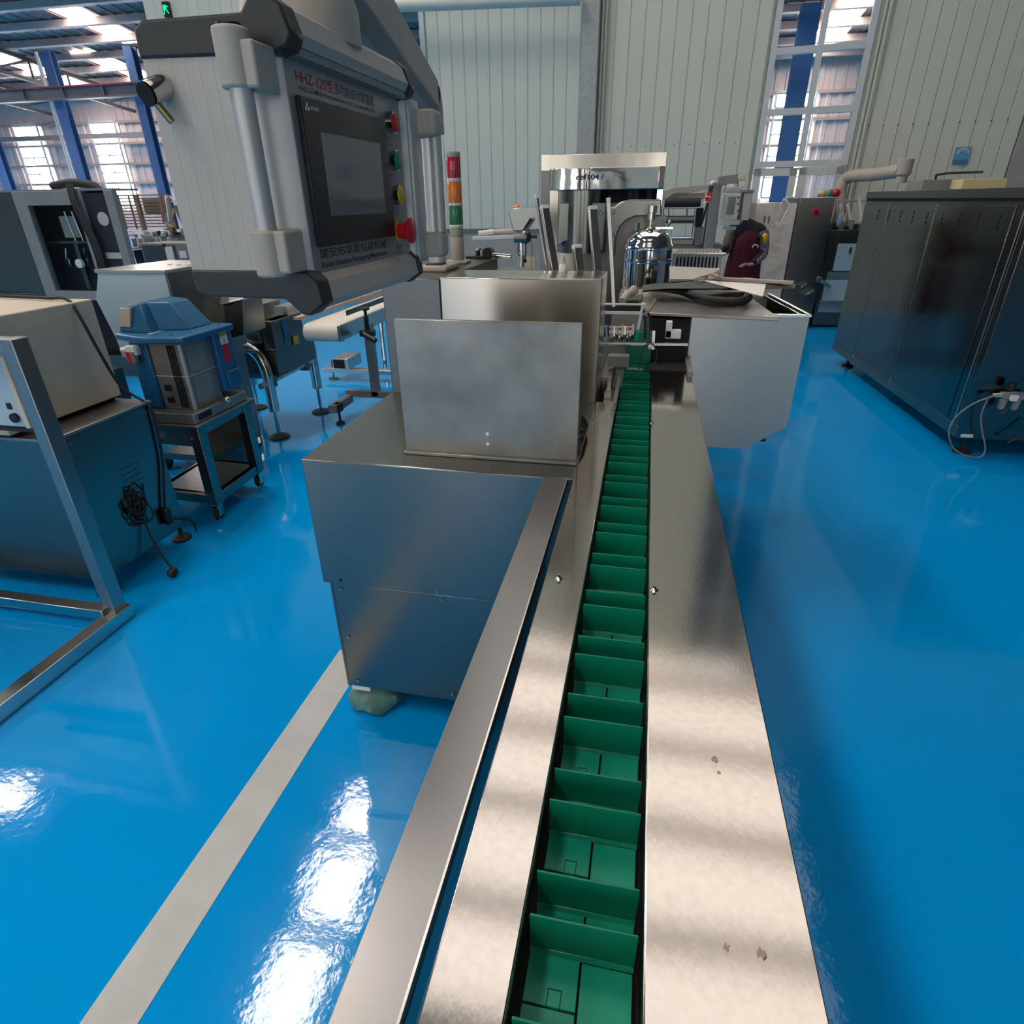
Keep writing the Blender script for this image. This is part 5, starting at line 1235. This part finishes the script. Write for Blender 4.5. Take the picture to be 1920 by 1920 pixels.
part(h2, 'arm', 'machine_grey', MB().bar(at(1346, 340, yo+.1), at(1386, 335, yo+.1), .10, .075), bevel=.006)
ob(1384, 1398, 327, 338, 'beige', 'arm_cap', yo+.02, .12)
ob(1384, 1399, 338, 352, 'hmi_alu', 'arm_end', yo+.02, .12)
ob(1350, 1357, 371, 410, 'hmi_alu', 'side_handle', yo-.01, .03)
ob(1355, 1381, 424, 431, 'bluewhite', 'name_plate', yo+.02, .02)
part(h2, 'panel_post', 'machine_grey', MB().bar(at(1344, 342, yo+.3), (at(1344, 342, yo+.3).x, yo+.3, .0), .09, .09), bevel=.004)

# back of a second operator panel with its stand (left of the hood)
o2 = thing('swing_console', 'back of a tilted steel operator box above a long level arm', 'control panel', at(985, 430, 4.0))
q = [(953, 396), (960, 391), (1006, 386), (1013, 431), (962, 433)]
part(o2, 'box', 'steel', MB().prism([(at(a, b, 4.0).x, at(a, b, 4.0).z) for a, b in q], 'y', 4.0, 4.12), 'tilted steel box', bevel=.004)
part(o2, 'lamp_dome', 'lamp_org', MB().ball(at(969, 389, 4.05), .018, (1.2, 1, .8), n=12), 'small orange dome')
part(o2, 'tilt_lever', 'black', MB().tube([at(978, 437, 3.95), at(996, 410, 3.95)], [.006, .009], n=8))
part(o2, 'level_arm', 'hmi_alu', MB().bar(at(887, 447, 3.95), at(968, 444, 3.95), .05, .022), bevel=.003)
part(o2, 'round_arm', 'beige_part', MB().tube([at(920, 438, 4.05), at(980, 434, 4.05)], .022, n=12))
part(o2, 'white_end', 'white', MB().tube([at(898, 440, 3.95), at(925, 435, 3.98)], [.022, .016], n=14))
part(o2, 'joint', 'steel_dark', MB().tube([at(965, 446, 3.93), at(988, 446, 3.93)], .028, n=14).ball(at(985, 444, 3.94), .038, n=14))
part(o2, 'side_pin', 'black', MB().bar(at(990, 444, 3.95), at(1007, 444, 3.95), .02, .018))
sp = at(976, 505, 3.95)
part(o2, 'stand_rod', 'tube', MB().tube([at(976, 452, 3.95), at(977, 480, 3.95)], .011, n=10).tube([at(977, 478, 3.95), (at(972, 508, 3.95).x, 3.95, .9)], .019, n=10).tube([(at(972, 508, 3.95).x, 3.95, .9), (at(972, 508, 3.95).x, 3.95, 0)], .019, n=10))
part(o2, 'hanging_wire', 'rubber', MB().tube(bez([at(972, 455, 3.93), at(971, 470, 3.93), at(973, 480, 3.93)], 4), .003, n=5).tube(bez([at(986, 455, 3.93), at(986, 470, 3.93), at(984, 486, 3.93)], 4), .004, n=5).tube(bez([at(995, 450, 3.93), at(998, 470, 3.93), at(996, 505, 3.93)], 4), .002, n=5))
part(o2, 'wire_clip', 'black', MB().ball(at(984, 489, 3.93), .013, n=8))
wb = thing('work_table', 'low table with a pale top and yellow sheet behind the steel housing', 'table', (-.9, 4.9, 0))
a = at(910, 487, 4.9); b = at(1012, 487, 4.9)
part(wb, 'table_top', 'steel_light', MB().box(a.x-.2, b.x, 4.7, 5.3, .96, .98), bevel=.004)
part(wb, 'table_leg', 'steel_dark', MB().box(a.x-.15, a.x-.1, 4.75, 4.8, 0, .96).box(b.x-.1, b.x-.05, 4.75, 4.8, 0, .96))
part(wb, 'yellow_sheet', 'carton', MB().box(at(985, 500, 4.68).x, b.x, 4.68, 4.70, .80, at(985, 482, 4.68).z), 'pale yellow sheet')
gp = thing('glue_bottle', 'small clear bottle with a pointed nozzle standing on the steel housing', 'bottle', (at(1056, 506, 2.17).x, 2.17, 1.286))
lpart(gp, 'bottle', 'white', MB().lathe((0, 0, 0), [(.0135, 0), (.0145, .003), (.0145, .020), (.012, .024)], n=20), 'white bottle base')
lpart(gp, 'nozzle', 'hmi_grey', MB().lathe((0, 0, .024), [(.009, 0), (.007, .012), (.002, .030)], n=14), 'pointed nozzle')
fx = thing('sensor_post', 'small black clamp post with a round head on the dark side box', 'post', (at(897, 500, 2.72).x, 2.72, 1.281))
zt_ = at(897, 465, 2.72).z - 1.281
lpart(fx, 'post_rod', 'black', MB().tube([(0, 0, 0), (0, 0, zt_)], .010, n=12)); lpart(fx, 'post_head', 'tube', MB().tube([(0, 0, zt_-.008), (0, 0, zt_)], .019, n=16))
lpart(fx, 'post_base', 'black', MB().box(-.05, .04, -.02, .03, 0, .012), bevel=.003)
lpart(fx, 'barrel', 'black', MB().tube([(.045, -.02, .022), (.045, .03, .022)], .022, n=16)); lpart(fx, 'glass_tube', 'chrome', MB().tube([(.07, -.03, .016), (.15, -.03, .010)], .010, n=12))

# ------------------------------------------------------------------ the person at the roller machine
yp_ = 7.12
pr_ = thing('person', 'person with dark hair, checked sleeves and a maroon apron working behind the small operator panel', 'person', (at(1392, 500, yp_).x, yp_, 0))
def skin_mesh(name, m_, pts, edges, rad, parent, sub=2, root=0):
    me = bpy.data.meshes.new(name); me.from_pydata([tuple(p) for p in pts], edges, [])
    o = bpy.data.objects.new(name, me); C.objects.link(o)
    md = o.modifiers.new('skin', 'SKIN'); md.use_smooth_shade = True
    for i, r_ in enumerate(rad):
        sv_ = me.skin_vertices[0].data[i]
        sv_.radius = r_ if isinstance(r_, tuple) else (r_, r_); sv_.use_root = (i == root)
    sd = o.modifiers.new('sub', 'SUBSURF'); sd.levels = sub; sd.render_levels = sub
    bpy.context.view_layer.update()
    me2 = bpy.data.meshes.new_from_object(o.evaluated_get(bpy.context.evaluated_depsgraph_get()))
    bpy.data.objects.remove(o)
    me2.name = name; me2.materials.clear(); me2.materials.append(M[m_])
    for p in me2.polygons: p.use_smooth = True
    o = bpy.data.objects.new(name, me2); C.objects.link(o); o.parent = parent
    return o
# local coordinates: person faces -x / -y (towards the machine), lean forward a little
bp2 = [(0, .02, .92), (0, .02, 1.08), (0, 0, 1.24), (-.02, -.02, 1.33), (-.08, -.05, 1.40),      # pelvis, waist, chest, neck base, neck
       (-.15, .0, 1.31), (.145, .0, 1.31),                                                        # shoulders
       (-.20, -.06, 1.12), (.19, -.05, 1.08),                                                    # elbows
       (-.30, -.26, 1.10), (.06, -.20, .97),                                                     # wrists
       (-.09, .02, .88), (.09, .02, .88), (-.10, .0, .48), (.10, .0, .48), (-.10, .03, .08), (.10, .03, .08), (-.11, -.12, .04), (.11, -.12, .04)]
be = [(0, 1), (1, 2), (2, 3), (3, 4), (3, 5), (3, 6), (5, 7), (6, 8), (7, 9), (8, 10), (0, 11), (0, 12), (11, 13), (12, 14), (13, 15), (14, 16), (15, 17), (16, 18)]
br_ = [(.15, .11), (.14, .10), (.16, .11), .07, .052, .065, .065, .045, .045, .030, .030, .09, .09, .062, .062, .045, .045, .04, .04]
body = skin_mesh('body', 'navy', bp2, be, br_, pr_)
body['label'] = 'dark clothed body'
hdm = MB().ball((-.155, -.085, 1.49), .098, (.86, 1.0, 1.16), n=24)
for v in hdm.bm.verts:
    d_ = v.co - Vector((-.155, -.085, 1.49))
    if d_.z < -.03: v.co.x = -.155 + d_.x*.82; v.co.y = -.085 + d_.y*.86 - .008
hdm.ball((-.165, -.188, 1.48), .014, (.8, 1, 1.5), n=8)       # nose
hdm.ball((-.245, -.075, 1.485), .020, (.4, .8, 1.3), n=8).ball((-.065, -.075, 1.485), .020, (.4, .8, 1.3), n=8)
hdm.tube([(-.07, -.03, 1.33), (-.145, -.075, 1.45)], .045, n=14)
head = lpart(pr_, 'head', 'skin', hdm)
part_eyes = MB().ball((-.195, -.178, 1.505), .011, (1.2, .5, .7), n=8).ball((-.128, -.180, 1.505), .011, (1.2, .5, .7), n=8)
e = part_eyes.build('eye', 'black'); e.parent = head
mo = MB().ball((-.163, -.177, 1.442), .016, (1.3, .4, .45), n=8).build('mouth', 'red'); mo.parent = head
hr = MB().ball((-.150, -.060, 1.515), .112, (.90, .95, 1.05), n=24)
hr.ball((-.10, .025, 1.43), .06, (.9, .8, 1.3), n=14)
lpart(pr_, 'hair', 'hair', hr, 'black hair')
def hand(w_, d_, sgn):
    w_ = Vector(w_); d_ = Vector(d_).normalized(); s_ = d_.cross(Vector((0, 0, 1))).normalized()
    pts = [w_ - d_*.03, w_ + d_*.03, w_ + d_*.075]; ed = [(0, 1), (1, 2)]; rd = [(.026, .022), (.036, .016), (.038, .014)]
    for i in range(4):
        b0 = w_ + d_*.07 + s_*(.024 - .016*i); L_ = (.034, .040, .037, .028)[i]
        k0 = len(pts); pts += [b0, b0 + d_*L_ + Vector((0, 0, -.008)), b0 + d_*(L_*1.6) + Vector((0, 0, -.03))]
        ed += [(2, k0), (k0, k0+1), (k0+1, k0+2)]; rd += [.009, .0085, .0075]
    k0 = len(pts); pts += [w_ + d_*.025 + s_*sgn*.035, w_ + d_*.06 + s_*sgn*.055 + Vector((0, 0, -.01))]; ed += [(1, k0), (k0, k0+1)]; rd += [.012, .009]
    skin_mesh('hand', 'skin', pts, ed, rd, pr_, sub=1)
hand((-.30, -.26, 1.10), (-.2, -1, -.1), 1); hand((.06, -.20, .97), (-.9, -.35, .02), -1)
# apron: front sheet following the torso
ap = MB(); rows = [(1.30, .085, -.125), (1.20, .135, -.14), (1.08, .165, -.135), (.96, .185, -.13), (.80, .195, -.135), (.60, .20, -.14), (.46, .205, -.145)]
prev = None
for z, hw, yy in rows:
    ring = []
    for k in range(13):
        t = -1 + 2*k/12; ring.append(ap.bm.verts.new((hw*math.sin(t*1.25)/math.sin(1.25)*1.0, yy + .13*(1-math.cos(t*1.25)) + .006*math.sin(k*2.3+z*9), z)))
    if prev:
        for k in range(12): ap.bm.faces.new((prev[k], prev[k+1], ring[k+1], ring[k]))
    prev = ring
apo = ap.build('apron', 'maroon'); sm = apo.modifiers.new('t', 'SOLIDIFY'); sm.thickness = .006; apo.parent = pr_; apo['label'] = 'maroon apron'
lpart(pr_, 'apron_badge', 'paper', MB().tube(bez([(.05, -.158, 1.13), (.06, -.158, 1.155), (.085, -.155, 1.16), (.105, -.15, 1.15), (.11, -.148, 1.13)], 4), .006, n=6))
sl_ = MB().tube(bez([(.155, -.01, 1.28), (.18, -.035, 1.18), (.19, -.05, 1.08), (.16, -.10, 1.03), (.10, -.165, .985)], 5), [.062 - .0013*i for i in range(21)], n=16)
lpart(pr_, 'sleeve', 'plaid', sl_, 'checked black and white sleeve')
sl2 = MB().tube(bez([(-.16, -.01, 1.28), (-.19, -.04, 1.19), (-.21, -.07, 1.11), (-.27, -.15, 1.10), (-.295, -.24, 1.10)], 5), [.066 - .0012*i for i in range(21)], n=16)
lpart(pr_, 'sleeve', 'floral', sl2, 'patterned brownish sleeve')
lpart(pr_, 'shoulder_patch', 'yel', MB().ball((.175, -.075, 1.22), .045, (.8, .6, 1.2), n=14), 'orange patch on the upper sleeve')
for s_ in (-.11, .11): lpart(pr_, 'shoe', 'black', MB().ball((s_, -.06, .04), .055, (.8, 1.9, .75), n=16))
part(pr_, 'white_cloth', 'white', MB().prism([(at(a, b, 7.2).x, at(a, b, 7.2).z) for a, b in ((1410, 470), (1417, 462), (1417, 490), (1412, 508), (1405, 498), (1403, 485))], 'y', 7.18, 7.23), 'white cloth tucked at the side', bevel=.01)
pr_.scale = (.93, .93, .93)
